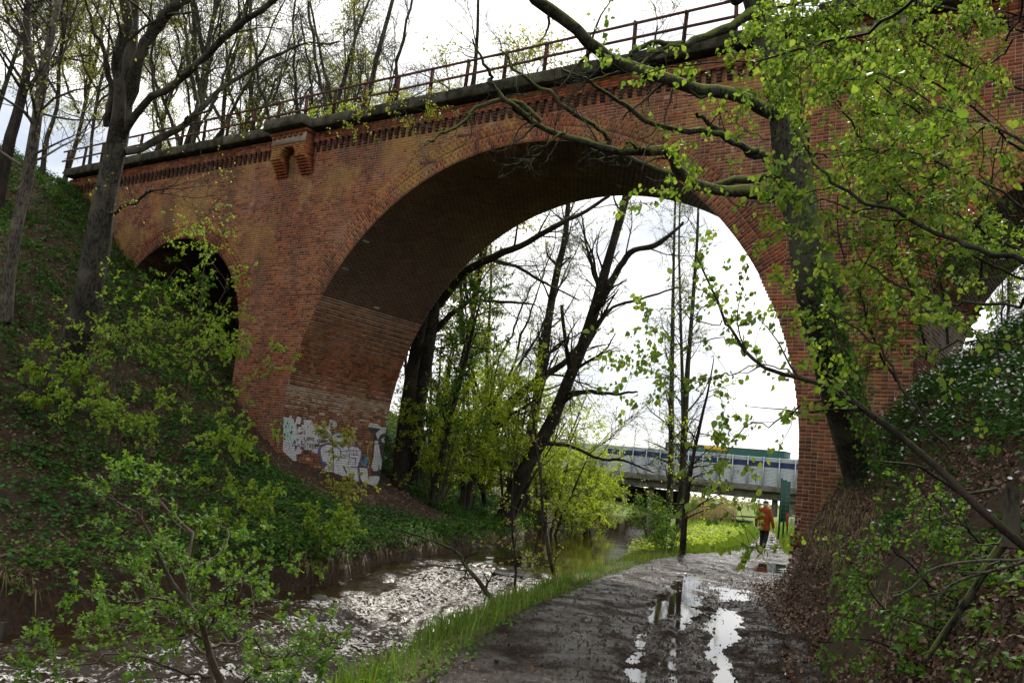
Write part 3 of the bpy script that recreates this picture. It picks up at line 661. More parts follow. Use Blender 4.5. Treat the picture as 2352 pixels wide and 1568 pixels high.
# paint follows the relief of the courses beneath it
ci = np.floor((Zg + .6) / CH); fz = (Zg + .6) / CH - ci; Lb = np.where(ci % 2 == 1, .26, .13); fu = ((Ug + (ci % 4) * Lb / 4) / Lb) % 1
joint = (np.minimum(fz, 1 - fz) * CH < .008) | (np.minimum(fu, 1 - fu) * Lb < .008)
offn = np.where(joint, .006, PR + .010)
PP = pinner(Ug, Zg) + BB * offn[..., None]
mb = MB(); i = (np.arange(nzr - 1)[:, None] * nur + np.arange(nur - 1)[None]).ravel(); okk = ok[i]
mb.add(PP.reshape(-1, 3), np.stack([i, i + 1, i + nur + 1, i + nur], -1)[okk])
m_pt, t, p, co = newmat('wall_paint'); at_ = N(t, 'ShaderNodeAttribute', attribute_name='Col')
c = mix(t, mth(t, 'MULTIPLY', ramp(t, [(.5, BW[0]), (.75, BW[1])], noise(t, co, 7, 6, .7)), .5), at_.outputs['Color'], (.16, .10, .08)); t.links.new(c, p.inputs['Base Color']); p.inputs['Roughness'].default_value = .75
go = mb.build('graffiti', m_pt, vi, label='white, purple and black graffiti low on the inner face of the left pier')
ca = go.data.color_attributes.new('Col', 'FLOAT_COLOR', 'POINT')
cj = np.where(joint.ravel()[:, None], colr * .45, colr); n0 = len(go.data.vertices)
ca.data.foreach_set('color', np.c_[cj, np.ones(len(cj))][:n0].astype(np.float32).ravel())
def flat(name, pts, c, z=0.016, q=None):
    P = [fq(*to_face(*k), z + .06) for k in pts]; mb = MB(); n = len(P); cc = np.mean(P, 0)
    mb.add(np.array(P + [cc]), t=[[i, (i + 1) % n, n] for i in range(n)]); mt = simple(name + '_paint', c, tuple(k * .7 for k in c), 20, .7); return mb.build(name, mt, vi)
def to_face(px, py):
    r = rays((px, py))[0]; t_ = (D0 - .076) / (r[:2] @ Q); P = r * t_; return P[:2] @ B, P[2] + CAMH
def c7(x, y): return ((2950 + x / 3.92) * 2352 / 4096, (1850 + y / 3.92) * 2352 / 4096)
flat('red_trail_dot', [c7(783 + 24 * math.cos(k), 813 + 24 * math.sin(k)) for k in np.linspace(0, 5.8, 10)], (.55, .05, .04))
flat('red_trail_stripe', [c7(757, 845), (c7(795, 845)), c7(785, 1000), c7(758, 1000)], (.22, .04, .03))
for P_ in ([(850, 812), (910, 815), (908, 838), (852, 838)], [(825, 872), (885, 880), (885, 958), (868, 958), (862, 905), (845, 905), (840, 950), (822, 955)], [(940, 862), (1000, 868), (985, 890), (958, 890), (955, 960), (940, 960)], [(878, 975), (935, 980), (925, 1010), (890, 1010)]): flat('chalk_mark', [c7(*k) for k in P_], (.42, .40, .38))
flat('yellow_arrow', [c7(847, 722), c7(868, 778), c7(822, 770)], (.30, .22, .04))
# ================================================================ PLANT TOOLKIT
def nrm(v): return v / (np.linalg.norm(v, axis=-1, keepdims=True) + 1e-9)
def resample(P, R, K, wob=0.0, g=None):
    P = np.asarray(P, float); R = np.asarray(R, float); n = len(P)
    # Catmull-Rom through the given points
    t = np.linspace(0, n - 1, K); i = np.clip(t.astype(int), 0, n - 2); f = (t - i)[:, None]
    p0 = P[np.clip(i - 1, 0, n - 1)]; p1 = P[i]; p2 = P[i + 1]; p3 = P[np.clip(i + 2, 0, n - 1)]
    C = .5 * (2 * p1 + (p2 - p0) * f + (2 * p0 - 5 * p1 + 4 * p2 - p3) * f ** 2 + (3 * p1 - p0 - 3 * p2 + p3) * f ** 3)
    r = R[i] * (1 - f[:, 0]) + R[i + 1] * f[:, 0]
    if wob and g is not None:
        w = np.cumsum(g.normal(0, wob, (K, 3)), 0); w -= np.linspace(0, 1, K)[:, None] * w[-1]; C = C + w
    return C, r
def sprout(P, R, num, g, t=(.2, 1), ln=(1, 2), ang=(35, 65), K=6, rr=.5, rmin=.004, wob=.12, bias=(0, 0, 0), bw=0., curl=0., tip=.25, taper=.5):
    M, k, _ = P.shape
    L0 = np.linalg.norm(np.diff(P, axis=1), axis=2).sum(1); idx = g.choice(M, num, p=L0 / L0.sum())
    tt = g.uniform(t[0], t[1], num); f = tt * (k - 1); i = np.clip(f.astype(int), 0, k - 2); fr = (f - i)[:, None]
    pos = P[idx, i] * (1 - fr) + P[idx, i + 1] * fr; rad = R[idx, i] * (1 - fr[:, 0]) + R[idx, i + 1] * fr[:, 0]
    tan = nrm(P[idx, i + 1] - P[idx, i]); v = g.normal(0, 1, (num, 3)); v -= (v * tan).sum(1, keepdims=True) * tan; v = nrm(v)
    a = np.radians(g.uniform(ang[0], ang[1], num))[:, None]; bias = np.asarray(bias, float)
    d = nrm(np.cos(a) * tan + np.sin(a) * v + bw * bias); L = g.uniform(ln[0], ln[1], num) * (1 - taper * tt)
    out = np.zeros((num, K, 3)); out[:, 0] = pos
    for j in range(1, K):
        d = nrm(d + g.normal(0, wob, (num, 3)) + curl * bias); out[:, j] = out[:, j - 1] + d * (L / (K - 1))[:, None]
    r0 = np.maximum(np.minimum(rad * .8, rad * rr * g.uniform(.7, 1.2, num)), rmin)
    return out, r0[:, None] * np.linspace(1, tip, K)[None]
LEAF = {   # unit leaves along +x: vertices, quads, tris
 'simple': (np.array([[0, 0, 0], [.5, .36, .08], [1, 0, -.05], [.5, -.36, .08]]), [], [[0, 1, 2], [0, 2, 3]]),
 'ovate': (np.array([[0, 0, 0], [.16, .28, .13], [.5, .40, .17], [.82, .22, .04], [1.05, 0, -.16], [.82, -.22, .06], [.5, -.40, .19], [.16, -.28, .12], [.5, 0, 0]]), [], [[0, 1, 8], [1, 2, 8], [2, 3, 8], [3, 4, 8], [4, 5, 8], [5, 6, 8], [6, 7, 8], [7, 0, 8]]),
 'lobed': (np.array([[0, 0, 0], [.25, .30, .05], [.42, .16, 0], [.72, .40, .05], [.75, .13, 0], [1, 0, -.05], [.75, -.13, 0], [.72, -.40, .05], [.42, -.16, 0], [.25, -.30, .05]]), [], [[0, 1, 2], [2, 3, 4], [4, 5, 6], [6, 7, 8], [8, 9, 0], [0, 2, 4], [0, 4, 6], [0, 6, 8]]),
}
def frames(n, g, axis, spread, droop=0., up=None):
    """leaf axes: along (X), across (Y), face (Z)"""
    X = nrm(np.asarray(axis) + g.normal(0, spread, (n, 3)) + np.array([0, 0, -droop]))
    Zr = nrm((np.array([0, 0, 1.]) if up is None else up) + g.normal(0, .45, (n, 3))); Y = nrm(np.cross(Zr, X)); Z = np.cross(X, Y)
    return np.stack([X, Y, Z], 1)
def leaves(mb, pos, F, size, kind='simple', g=rng):
    v, q, t = LEAF[kind]; n = len(pos); W = pos[:, None] + np.einsum('vk,nkj->nvj', v, F) * np.asarray(size).reshape(-1, 1, 1)
    t = np.array(t); tt = (np.arange(n)[:, None, None] * len(v) + t[None]).reshape(-1, 3)
    mb.add(W.reshape(-1, 3), t=tt, r=np.repeat(g.random(n), len(t)))
def along(P, g, n, t=(.15, 1)):
    """n points spread along polylines, with their tangents"""
    M, k, _ = P.shape; L0 = np.linalg.norm(np.diff(P, axis=1), axis=2).sum(1); idx = g.choice(M, n, p=L0 / L0.sum()); f = g.uniform(t[0], t[1], n) * (k - 1); i = np.clip(f.astype(int), 0, k - 2); fr = (f - i)[:, None]
    return P[idx, i] * (1 - fr) + P[idx, i + 1] * fr, nrm(P[idx, i + 1] - P[idx, i])

m_bark = bark('beech_bark', (.020, .019, .014), (.060, .055, .040), .55)
m_barkd = bark('dark_bark', (.011, .009, .007), (.034, .027, .020), .25)
m_barkg = bark('pale_bark', (.05, .045, .034), (.11, .10, .078), .15)
m_barkm = bark('mossy_bark', (.016, .015, .010), (.056, .054, .036), 1.15, (.11, .15, .018))
m_twig = simple('twig_bark', (.035, .026, .019), (.085, .065, .045), 6, .8)
m_lhz = leafmat('hazel_leaf', [(.07, .15, .022), (.13, .22, .028), (.19, .28, .04), (.26, .33, .06)], .55, (1.15, 1.12, .6))
m_lbe = leafmat('beech_leaf', [(.20, .31, .03), (.28, .39, .04), (.34, .43, .06)], .66)
m_lha = leafmat('hawthorn_leaf', [(.04, .11, .014), (.075, .17, .02), (.13, .23, .03)], .45, None, .65, .15)
m_ldk = leafmat('herb_leaf', [(.018, .06, .014), (.035, .10, .022), (.065, .15, .03)], .3, None, .7, .1)
m_lye = leafmat('young_leaf', [(.20, .25, .04), (.27, .31, .05), (.33, .35, .07)], .5)
m_lit = leafmat('dead_leaf', [(.045, .024, .013), (.085, .045, .026), (.125, .072, .044), (.19, .125, .085)], .0, (1, .8, .6), .6, .3)

def tree(name, label, mains, levels, seed, mat=None, foliage=None, group=None, cat='tree', Kmain=22, wob=.02, sides=10, root=None, bud=None):
    """mains: [(points, radii)] traced limbs, the first is the trunk; levels: sprout arguments; foliage: dict(n, size, kind, mat, droop, spread)"""
    g = np.random.default_rng(seed); mat = mat or m_bark
    res = [resample(P, R, Kmain, wob * (.3 if i == 0 else 1), g) for i, (P, R) in enumerate(mains)]
    base = res[0][0][0] if root is None else np.asarray(root, float)
    e = thing(name, label, cat, base, group)
    for i, (P, R) in enumerate(res):
        mb = MB(); R2 = R.copy()
        if i == 0 and R[0] > .08: R2[:2] *= np.array([1.15, 1.04])
        if R[0] > .03: 
            # knobbly outline
            R2 = R2 * (1 + .10 * np.interp(np.arange(len(R2)), np.arange(0, len(R2) + 1, 2), g.normal(0, 1, len(np.arange(0, len(R2) + 1, 2)))).clip(-1, 1))
        mb.tubes(P[None], R2[None], sides if i == 0 else max(5, sides - 3)); mb.build('trunk' if i == 0 else 'branch', mat, e, smooth=True)
    P = np.stack([r[0] for r in res]); R = np.stack([r[1] for r in res]); allP = []
    src = [(P, R)]; tw = MB()
    for li, lv in enumerate(levels):
        lv = dict(lv); n = lv.pop('n'); frm = lv.pop('frm', -1); Pp, Rp = src[frm]
        if lv.pop('skip0', False) and len(Pp) > 1: Pp, Rp = Pp[1:], Rp[1:]
        P2, R2 = sprout(Pp, Rp, n, g, **lv); tw.tubes(P2, R2, 5 if R2.max() > .03 else 3); src.append((P2, R2))
    if len(levels): tw.build('crown', mat if mat is not m_barkm else m_bark, e, smooth=True, kind='stuff')
    if foliage:
        for fo in (foliage if isinstance(foliage, list) else [foliage]):
            Pf = src[fo.get('frm', -1)][0]; p, tn = along(Pf, g, fo['n'], fo.get('t', (.1, 1)))
            p = p + g.normal(0, fo.get('jit', .02), p.shape)
            F = frames(len(p), g, tn * fo.get('al', .6), fo.get('spread', .8), fo.get('droop', .3)); mb = MB()
            leaves(mb, p, F, g.uniform(*fo['size'], len(p)), fo.get('kind', 'simple'), g); mb.build('foliage', fo['mat'], e, kind='stuff')
    return e, src
def pxl(*pts): return [at(x, y, d) for x, y, d in pts]
def dup(e, loc, rz=0, sc_=1., label=None, tilt=(0, 0)):
    r = e.copy(); COL.objects.link(r); r.location = Vector([float(k) for k in loc]); r.rotation_euler = (tilt[0], tilt[1], rz); r.scale = (sc_,) * 3
    if label: r['label'] = label
    for ch in e.children:
        c = ch.copy(); COL.objects.link(c); c.parent = r
    return r
# ================================================================ TREES
UP = (0, 0, 1)
# -- great leaning tree on the left slope ---------------------------------------
gb, gt = ground_hit(150, 925); dL = gt
d1 = dL - .6
mains = [
 (pxl((140, 960, dL), (160, 850, dL), (190, 720, d1), (225, 560, d1), (250, 420, d1), (275, 300, d1), (290, 180, d1), (300, 60, d1), (310, -120, d1)), [.52, .47, .44, .41, .38, .36, .30, .24, .2]),
 (pxl((255, 360, d1), (270, 240, d1 - .4), (262, 130, d1 - .7), (290, 40, d1 - .8), (270, -60, d1 - .9), (250, -200, d1 - 1)), [.26, .20, .16, .15, .13, .1]),
 (pxl((285, 240, d1), (320, 130, d1 - .3), (365, 60, d1 - .5), (430, -20, d1 - .8), (480, -120, d1 - 1)), [.22, .19, .17, .15, .1]),
 (pxl((280, 330, d1), (330, 255, d1 - .5), (400, 205, d1 - 1), (480, 150, d1 - 1.5), (560, 80, d1 - 2), (640, 10, d1 - 2.5), (720, -70, d1 - 3)), [.16, .13, .12, .105, .09, .08, .06]),
 (pxl((285, 345, d1), (340, 325, d1 + .3), (410, 290, d1 + .5), (460, 250, d1 + .7), (525, 200, d1 + 1), (600, 150, d1 + 1.2), (680, 110, d1 + 1.2), (780, 95, d1 + 1.2)), [.14, .12, .11, .1, .085, .06, .045, .03]),
 (pxl((410, 290, d1 + .5), (450, 262, d1 + .4), (490, 248, d1 + .3)), [.06, .045, .03]),
 (pxl((250, 490, d1 - .2), (285, 470, d1 - .5), (325, 458, d1 - .8), (352, 440, d1 - 1), (378, 432, d1 - 1.1)), [.06, .05, .042, .035, .02]),
 (pxl((245, 290, d1), (262, 210, d1 - .3), (250, 120, d1 - .5), (215, 60, d1 - .6), (190, -30, d1 - .8)), [.12, .09, .07, .05, .03]),
]
mains = [(P_, list(np.array(R_2) * .68)) for P_, R_2 in mains]
tree('beech_tree', 'tall grey leaning beech with forked limbs on the left slope beside the viaduct', mains,
     [dict(n=46, t=(.25, 1), ln=(1.2, 3.2), ang=(25, 60), rr=.34, K=8, wob=.16, bias=UP, bw=.25, rmin=.012, skip0=True), dict(n=240, ln=(.5, 1.5), ang=(25, 60), rr=.5, K=6, wob=.18, rmin=.006), dict(n=900, ln=(.25, .8), ang=(25, 60), rr=.6, K=4, wob=.2, rmin=.004)], 11, m_bark,
     dict(n=900, size=(.04, .07), mat=m_lye, spread=1), sides=14, wob=.03)
# two paler trunks at the left edge
for k, (pts, rad, lab, mt) in enumerate([
  ([(10, 740), (30, 560), (60, 420), (85, 260), (110, 120), (135, 0), (150, -150)], [.17, .155, .14, .12, .10, .085, .05], 'slim pale grey tree left of the great beech, leaning right', m_barkg),
  ([(-10, 470), (20, 330), (45, 240), (62, 150), (60, 60), (66, -20), (70, -150)], [.2, .18, .16, .14, .12, .10, .07], 'dark slim tree at the top left edge of the slope', m_barkd)]):
    d0 = ground_hit(*pts[0])[1]
    d0 = min(d0, 30 + 4 * k); P = [at(x, y, d0 + i * .1) for i, (x, y) in enumerate(pts)]
    tree('slim_tree', lab, [(P, rad)], [dict(n=22, t=(.35, 1), ln=(1.5, 3.6), ang=(40, 80), rr=.35, K=8, wob=.13, rmin=.012, bias=UP, bw=.2), dict(n=130, ln=(.5, 1.6), ang=(25, 60), rr=.5, K=5, wob=.18, rmin=.007), dict(n=500, ln=(.3, .7), K=4, rr=.6, rmin=.005, wob=.2)], 20 + k, mt,
         dict(n=500, size=(.04, .08), mat=m_lye, spread=1), sides=9)
# -- great mossy tree on the right ------------------------------------------------
dR = 13.6; dB = min(ground_hit(1965, 1110)[1] - .15, 15.5)
mains = [
 (pxl((2020, 1260, dB), (1985, 1090, dB), (1940, 940, dB * .7 + 3.9), (1905, 800, dB * .3 + 9.1), (1880, 650, 13.2), (1845, 500, 13.3), (1815, 350, 13.4), (1792, 200, 13.5), (1765, 80, 13.6), (1735, -20, 13.7), (1690, -160, 13.8)), [.40, .345, .325, .31, .30, .275, .255, .24, .23, .215, .18]),
 (pxl((1790, 262, 13.4), (1740, 245, 13.2), (1690, 225, 13), (1620, 208, 12.8), (1540, 188, 12.5), (1460, 155, 12.2), (1400, 130, 12), (1350, 95, 11.8), (1300, 50, 11.6), (1240, 0, 11.4), (1180, -60, 11.2)), [.15, .13, .12, .115, .11, .105, .10, .10, .095, .085, .07]),
 (pxl((1742, 30, 13.6), (1700, 42, 13.4), (1640, 62, 13.2), (1580, 85, 13), (1530, 100, 12.9), (1480, 95, 12.8), (1450, 130, 12.7)), [.12, .095, .08, .07, .06, .05, .03]),
 (pxl((1700, -10, 13.6), (1660, -15, 13.4), (1600, -40, 13.2)), [.12, .10, .08]),
 (pxl((1800, 455, 13.3), (1740, 440, 13), (1690, 432, 12.9), (1640, 430, 12.8), (1590, 425, 12.6), (1560, 400, 12.5), (1540, 372, 12.4), (1520, 345, 12.4), (1470, 345, 12.3), (1410, 345, 12.2), (1340, 320, 12.1), (1270, 295, 12), (1215, 270, 11.9), (1180, 250, 11.9)), [.13, .12, .11, .10, .10, .095, .09, .085, .07, .06, .055, .05, .05, .045]),
 (pxl((1780, 405, 13.3), (1720, 403, 13.2), (1650, 402, 13.1), (1580, 398, 12.9), (1500, 372, 12.8), (1440, 350, 12.6), (1400, 330, 12.5), (1350, 335, 12.4)), [.085, .07, .065, .06, .05, .045, .035, .02]),
 (pxl((1745, 350, 13.3), (1700, 335, 13.1), (1655, 312, 13), (1600, 308, 12.9), (1540, 295, 12.8), (1470, 262, 12.7), (1410, 230, 12.6), (1350, 195, 12.5), (1290, 160, 12.4)), [.07, .06, .055, .05, .042, .04, .035, .03, .02]),
 (pxl((1760, 370, 13.4), (1700, 330, 13.2), (1650, 285, 13), (1600, 262, 12.8)), [.08, .06, .05, .03]),
 (pxl((1215, 270, 11.9), (1160, 210, 11.8), (1130, 170, 11.8), (1110, 140, 11.7), (1085, 90, 11.6)), [.045, .035, .03, .025, .012]),
 (pxl((1400, 330, 12.4), (1370, 295, 12.3), (1300, 250, 12.2), (1230, 195, 12.1), (1190, 170, 12), (1150, 115, 12)), [.04, .035, .035, .03, .025, .012]),
 (pxl((1240, 282, 12), (1170, 245, 11.9), (1120, 255, 11.8), (1060, 290, 11.7), (1010, 312, 11.6), (975, 330, 11.5)), [.04, .035, .03, .025, .02, .01]),
 (pxl((1300, 305, 12.1), (1270, 320, 12), (1235, 365, 11.9), (1190, 385, 11.8)), [.022, .02, .016, .008]),
 (pxl((1485, 348, 12.3), (1460, 335, 12.2), (1440, 328, 12.2), (1425, 345, 12.1)), [.03, .03, .025, .012]),
 (pxl((1560, 112, 12.9), (1500, 140, 12.8), (1460, 150, 12.7), (1420, 170, 12.6), (1370, 180, 12.5), (1320, 200, 12.4)), [.04, .035, .03, .025, .02, .01]),
]
mains = [(P_, R_2 if i_ == 0 else list(np.array(R_2) * .82)) for i_, (P_, R_2) in enumerate(mains)]
tree('mossy_tree', 'big leaning tree with mossy limbs reaching left in front of the viaduct', mains,
     [dict(n=95, t=(.3, 1), ln=(.5, 1.5), ang=(30, 75), rr=.3, K=9, wob=.24, rmin=.006, tip=.3, skip0=True), dict(n=320, ln=(.2, .7), ang=(25, 70), rr=.5, K=6, wob=.25, rmin=.0035), dict(n=700, ln=(.1, .35), ang=(25, 70), rr=.6, K=4, wob=.25, rmin=.0025)], 31, m_barkm, sides=16, wob=.025)
# ivy on its trunk
iv = thing('ivy', 'small leaved ivy climbing the shaded side of the big mossy trunk on the right', 'ivy', at(1960, 1000, 12.7))
g = np.random.default_rng(5); st = []
for k in range(26):
    t0 = g.uniform(0, .25); P = [at(2010 - 230 * f + g.normal(0, 8) + 22 * g.random(), 1100 - 800 * f, 12.72 + .5 * f * 1.0) for f in np.linspace(t0, g.uniform(.4, .9), 7)]; st.append(resample(P, np.full(7, .012), 14, .02, g)[0])
st = np.stack(st); mb = MB(); mb.tubes(st, np.full(st.shape[:2], .009), 4); mb.build('stem', m_twig, iv, kind='stuff')
p, tn = along(st, g, 2300, (0, 1)); p = p + g.normal(0, .07, p.shape); mb = MB(); leaves(mb, p, frames(len(p), g, tn * .2, .8, .8, -fw), g.uniform(.035, .075, len(p)), 'lobed', g); mb.build('foliage', m_lha, iv, kind='stuff')

# -- trees seen through the big arch ----------------------------------------------
def stand(px, py, d):     # a base on the ground straight below a point of the picture at depth d
    P = at(px, py, d); P[2] = float(H(np.array([P[0]]), np.array([P[1]]), True)[0]) - .15; return P
def through(name, lab, pts, rad, lv, seed, mat, fol=None, extra=(), group=None, base=None):
    P = pxl(*pts); b = stand(pts[0][0], pts[0][1], pts[0][2])
    if b[2] < P[0][2] - .1: P = [b] + P; rad = [rad[0] * 1.15] + rad
    return tree(name, lab, [(P, rad)] + [(pxl(*e_), r_) for e_, r_ in extra], lv, seed, mat, fol, group)
bare = lambda n1, n2, n3, l1=(2, 5), l2=(.8, 2.2), l3=(.4, 1): [dict(n=n1, t=(.3, 1), ln=l1, ang=(30, 65), rr=.35, K=9, wob=.14, rmin=.018, bias=UP, bw=.2), dict(n=n2, ln=l2, ang=(25, 60), rr=.5, K=6, wob=.2, rmin=.010), dict(n=n3, ln=l3, ang=(25, 60), rr=.6, K=4, wob=.22, rmin=.007)]
through('oak_tree', 'thick dark trunk just beyond the left pier, seen through the large arch', [(945, 1060, 34), (965, 900, 34), (985, 760, 34), (1005, 650, 34), (1040, 560, 34), (1060, 420, 34), (1080, 250, 34), (1096, 100, 34), (1100, -150, 34)], [.33, .30, .28, .26, .21, .17, .12, .07, .03],
   bare(22, 150, 900), 41, m_barkd, dict(n=700, size=(.06, .11), mat=m_lye, spread=1),
   extra=[([(1005, 700, 34), (1060, 630, 33.6), (1130, 590, 33.2), (1200, 560, 33), (1270, 520, 32.8), (1330, 490, 32.6), (1400, 450, 32.5)], [.2, .17, .15, .12, .10, .08, .05]),
          ([(1000, 760, 34), (1040, 720, 34), (1090, 690, 34.3), (1160, 690, 34.5), (1230, 700, 34.7)], [.12, .1, .08, .06, .03]),
          ([(1050, 640, 33.8), (1110, 600, 34.2), (1180, 610, 34.6), (1250, 650, 35), (1330, 690, 35.2)], [.1, .09, .07, .05, .03])])
through('oak_tree', 'second dark trunk leaning close behind the thick one at the left pier', [(925, 1040, 33), (940, 900, 33), (960, 780, 33), (985, 640, 33), (1010, 500, 33), (1030, 350, 33)], [.3, .27, .25, .23, .15, .03], bare(14, 90, 500), 42, m_barkd)
through('leaning_tree', 'leaning dark tree with forked trunk over the water, centre of the large arch', [(1165, 1165, 36), (1215, 1060, 36), (1262, 980, 36), (1300, 890, 36), (1345, 780, 36), (1375, 680, 36), (1400, 590, 36), (1425, 500, 36), (1445, 420, 36), (1475, 250, 36), (1510, 60, 36)], [.33, .30, .28, .27, .24, .22, .19, .16, .13, .08, .03],
   bare(34, 260, 1500), 43, m_barkd, dict(n=600, size=(.06, .11), mat=m_lye, spread=1),
   extra=[([(1375, 690, 36), (1410, 640, 35.8), (1450, 580, 35.5), (1510, 560, 35.2), (1570, 510, 35)], [.17, .14, .12, .1, .05]),
          ([(1310, 870, 36), (1330, 810, 36.3), (1310, 850, 36.5), (1290, 700, 36.8)], [.16, .12, .1, .08]),
          ([(1290, 905, 36), (1350, 900, 35.6), (1410, 905, 35.2), (1465, 900, 35)], [.10, .09, .07, .03]),
          ([(1240, 1020, 36), (1300, 1025, 35.7), (1370, 1055, 35.4), (1430, 1060, 35.2), (1500, 1085, 35)], [.09, .08, .06, .05, .02]),
          ([(1345, 800, 36), (1400, 720, 36.3), (1470, 690, 36.6), (1560, 660, 37)], [.08, .07, .05, .03])])
through('leaning_tree', 'bare dark tree with twisted side branches between two leaning trunks in the large arch', [(1205, 1080, 42), (1225, 960, 42), (1248, 830, 42), (1262, 720, 42), (1280, 620, 42), (1298, 540, 42), (1310, 400, 42)], [.26, .25, .23, .2, .18, .14, .08], bare(26, 180, 900), 44, m_barkd)
through('leaning_tree', 'dark sloping trunk at the water edge below the forked tree', [(1075, 1150, 38), (1120, 1010, 38), (1170, 930, 38), (1240, 870, 38), (1300, 830, 38), (1330, 790, 38)], [.28, .22, .2, .17, .14, .06], bare(12, 80, 400), 45, m_barkd)
for k, (x0, x1, d, r, lab) in enumerate([(1540, 1548, 46, .17, 'slender alder, left stem of the three in front of the road bridge'), (1572, 1560, 48, .13, 'slender alder, thin middle stem of the three in front of the road bridge'), (1566, 1600, 40, .16, 'slender alder leaning right, right stem of the three in front of the road bridge')]):
    through('alder_tree', lab, [(x0 - 8, 1200, d), (x0, 1100, d), (x0 + (x1 - x0) * .3, 900, d), (x0 + (x1 - x0) * .6, 750, d), (x1, 560, d), (x1 + 5, 420, d)], [r, r * .9, r * .75, r * .6, r * .4, r * .2], bare(34, 160, 900, (1.2, 2.8), (.6, 1.4), (.3, .8)), 46 + k, m_bark, dict(n=900, size=(.05, .09), mat=m_lye, spread=1))
through('young_tree', 'small brown tree standing at the path edge left of the walker', [(1568, 1268, 24.5), (1574, 1180, 24.5), (1585, 1090, 24.5), (1602, 1000, 24.5), (1625, 900, 24.5), (1640, 820, 24.5)], [.085, .07, .06, .045, .03, .012], [dict(n=16, t=(.3, 1), ln=(.8, 2.2), ang=(40, 80), rr=.45, K=8, wob=.12, rmin=.007), dict(n=90, ln=(.3, .9), K=5, rr=.5, wob=.2, rmin=.004)], 49, m_barkd, dict(n=900, size=(.04, .08), mat=m_lbe, spread=.9, droop=.4))
through('young_tree', 'thin sapling with a kinked stem on the grass verge by the rapids', [(1278, 1338, 15.6), (1262, 1270, 15.6), (1246, 1150, 15.6), (1238, 1050, 15.6), (1225, 950, 15.6), (1205, 880, 15.6)], [.035, .03, .026, .022, .016, .006], [dict(n=14, t=(.15, 1), ln=(.6, 1.6), ang=(40, 80), rr=.5, K=8, wob=.14, rmin=.005), dict(n=60, ln=(.2, .6), K=5, rr=.5, wob=.2, rmin=.003)], 50, m_bark, dict(n=520, size=(.03, .06), mat=m_lye, spread=.9, droop=.4))
through('young_tree', 'very thin dark sapling left of the kinked one on the verge', [(1182, 1368, 13.4), (1184, 1290, 13.4), (1176, 1200, 13.4), (1180, 1080, 13.4), (1190, 1010, 13.4)], [.022, .018, .015, .012, .005], [dict(n=10, t=(.15, 1), ln=(.3, .9), ang=(40, 80), rr=.5, K=7, wob=.14, rmin=.004), dict(n=40, ln=(.2, .5), K=5, rr=.5, wob=.2, rmin=.003)], 51, m_barkd, dict(n=220, size=(.03, .05), mat=m_lye, spread=.9))
through('young_tree', 'leaning dead sapling bending over the rapids from the verge', [(1138, 1392, 12.6), (1110, 1350, 12.8), (1070, 1300, 13.2), (1062, 1280, 13.4), (1040, 1262, 13.7), (990, 1240, 14.2), (930, 1222, 14.8), (880, 1208, 15.3)], [.035, .032, .028, .024, .022, .018, .013, .006], [dict(n=14, t=(.2, 1), ln=(.3, .9), ang=(40, 80), rr=.5, K=7, wob=.2, rmin=.004), dict(n=40, ln=(.2, .5), K=5, rr=.5, wob=.2, rmin=.003)], 52, m_barkd)

# masses of young beech beyond the arch: each its own bush, leaves in flat sprays
def bush(name, lab, base, h, w_, n, leaf, mat, seed, group=None, stems=7, kind='simple', spray=.5, lean=(0, 0), cat='shrub', twm=None, dens=1.):
    g = np.random.default_rng(seed); base = np.asarray(base, float); mains = []
    for k in range(stems):
        a = g.uniform(0, 2 * np.pi); o = np.array([np.cos(a), np.sin(a), 0]) * w_ * g.uniform(.15, .75); hh = h * g.uniform(.6, 1)
        P = [base + o * .08, base + o * .35 + np.array([0, 0, hh * .35]), base + o * .7 + np.array([lean[0] * .5, lean[1] * .5, hh * .7]), base + o + np.array([lean[0], lean[1], hh])]
        r0 = max(.012, h * .010); mains.append((P, [r0, r0 * .8, r0 * .5, r0 * .25]))
    lv = [dict(n=int(min(n, 6000) * .02) + 12, t=(.25, 1), ln=(w_ * .35, w_ * .9), ang=(45, 85), rr=.5, K=6, wob=.12, rmin=.006, bias=UP, bw=-.05), dict(n=int(min(n, 6000) * .09) + 20, t=(.1, 1), ln=(w_ * .15, w_ * .4), ang=(30, 70), rr=.5, K=4, wob=.15, rmin=.004)]
    return tree(name, lab, mains, lv, seed, twm or m_twig, dict(n=n, size=leaf, mat=mat, spread=.55, droop=.15, al=1.0, kind=kind, jit=.04), group, cat=cat, sides=5, Kmain=10)[0]
k = 0
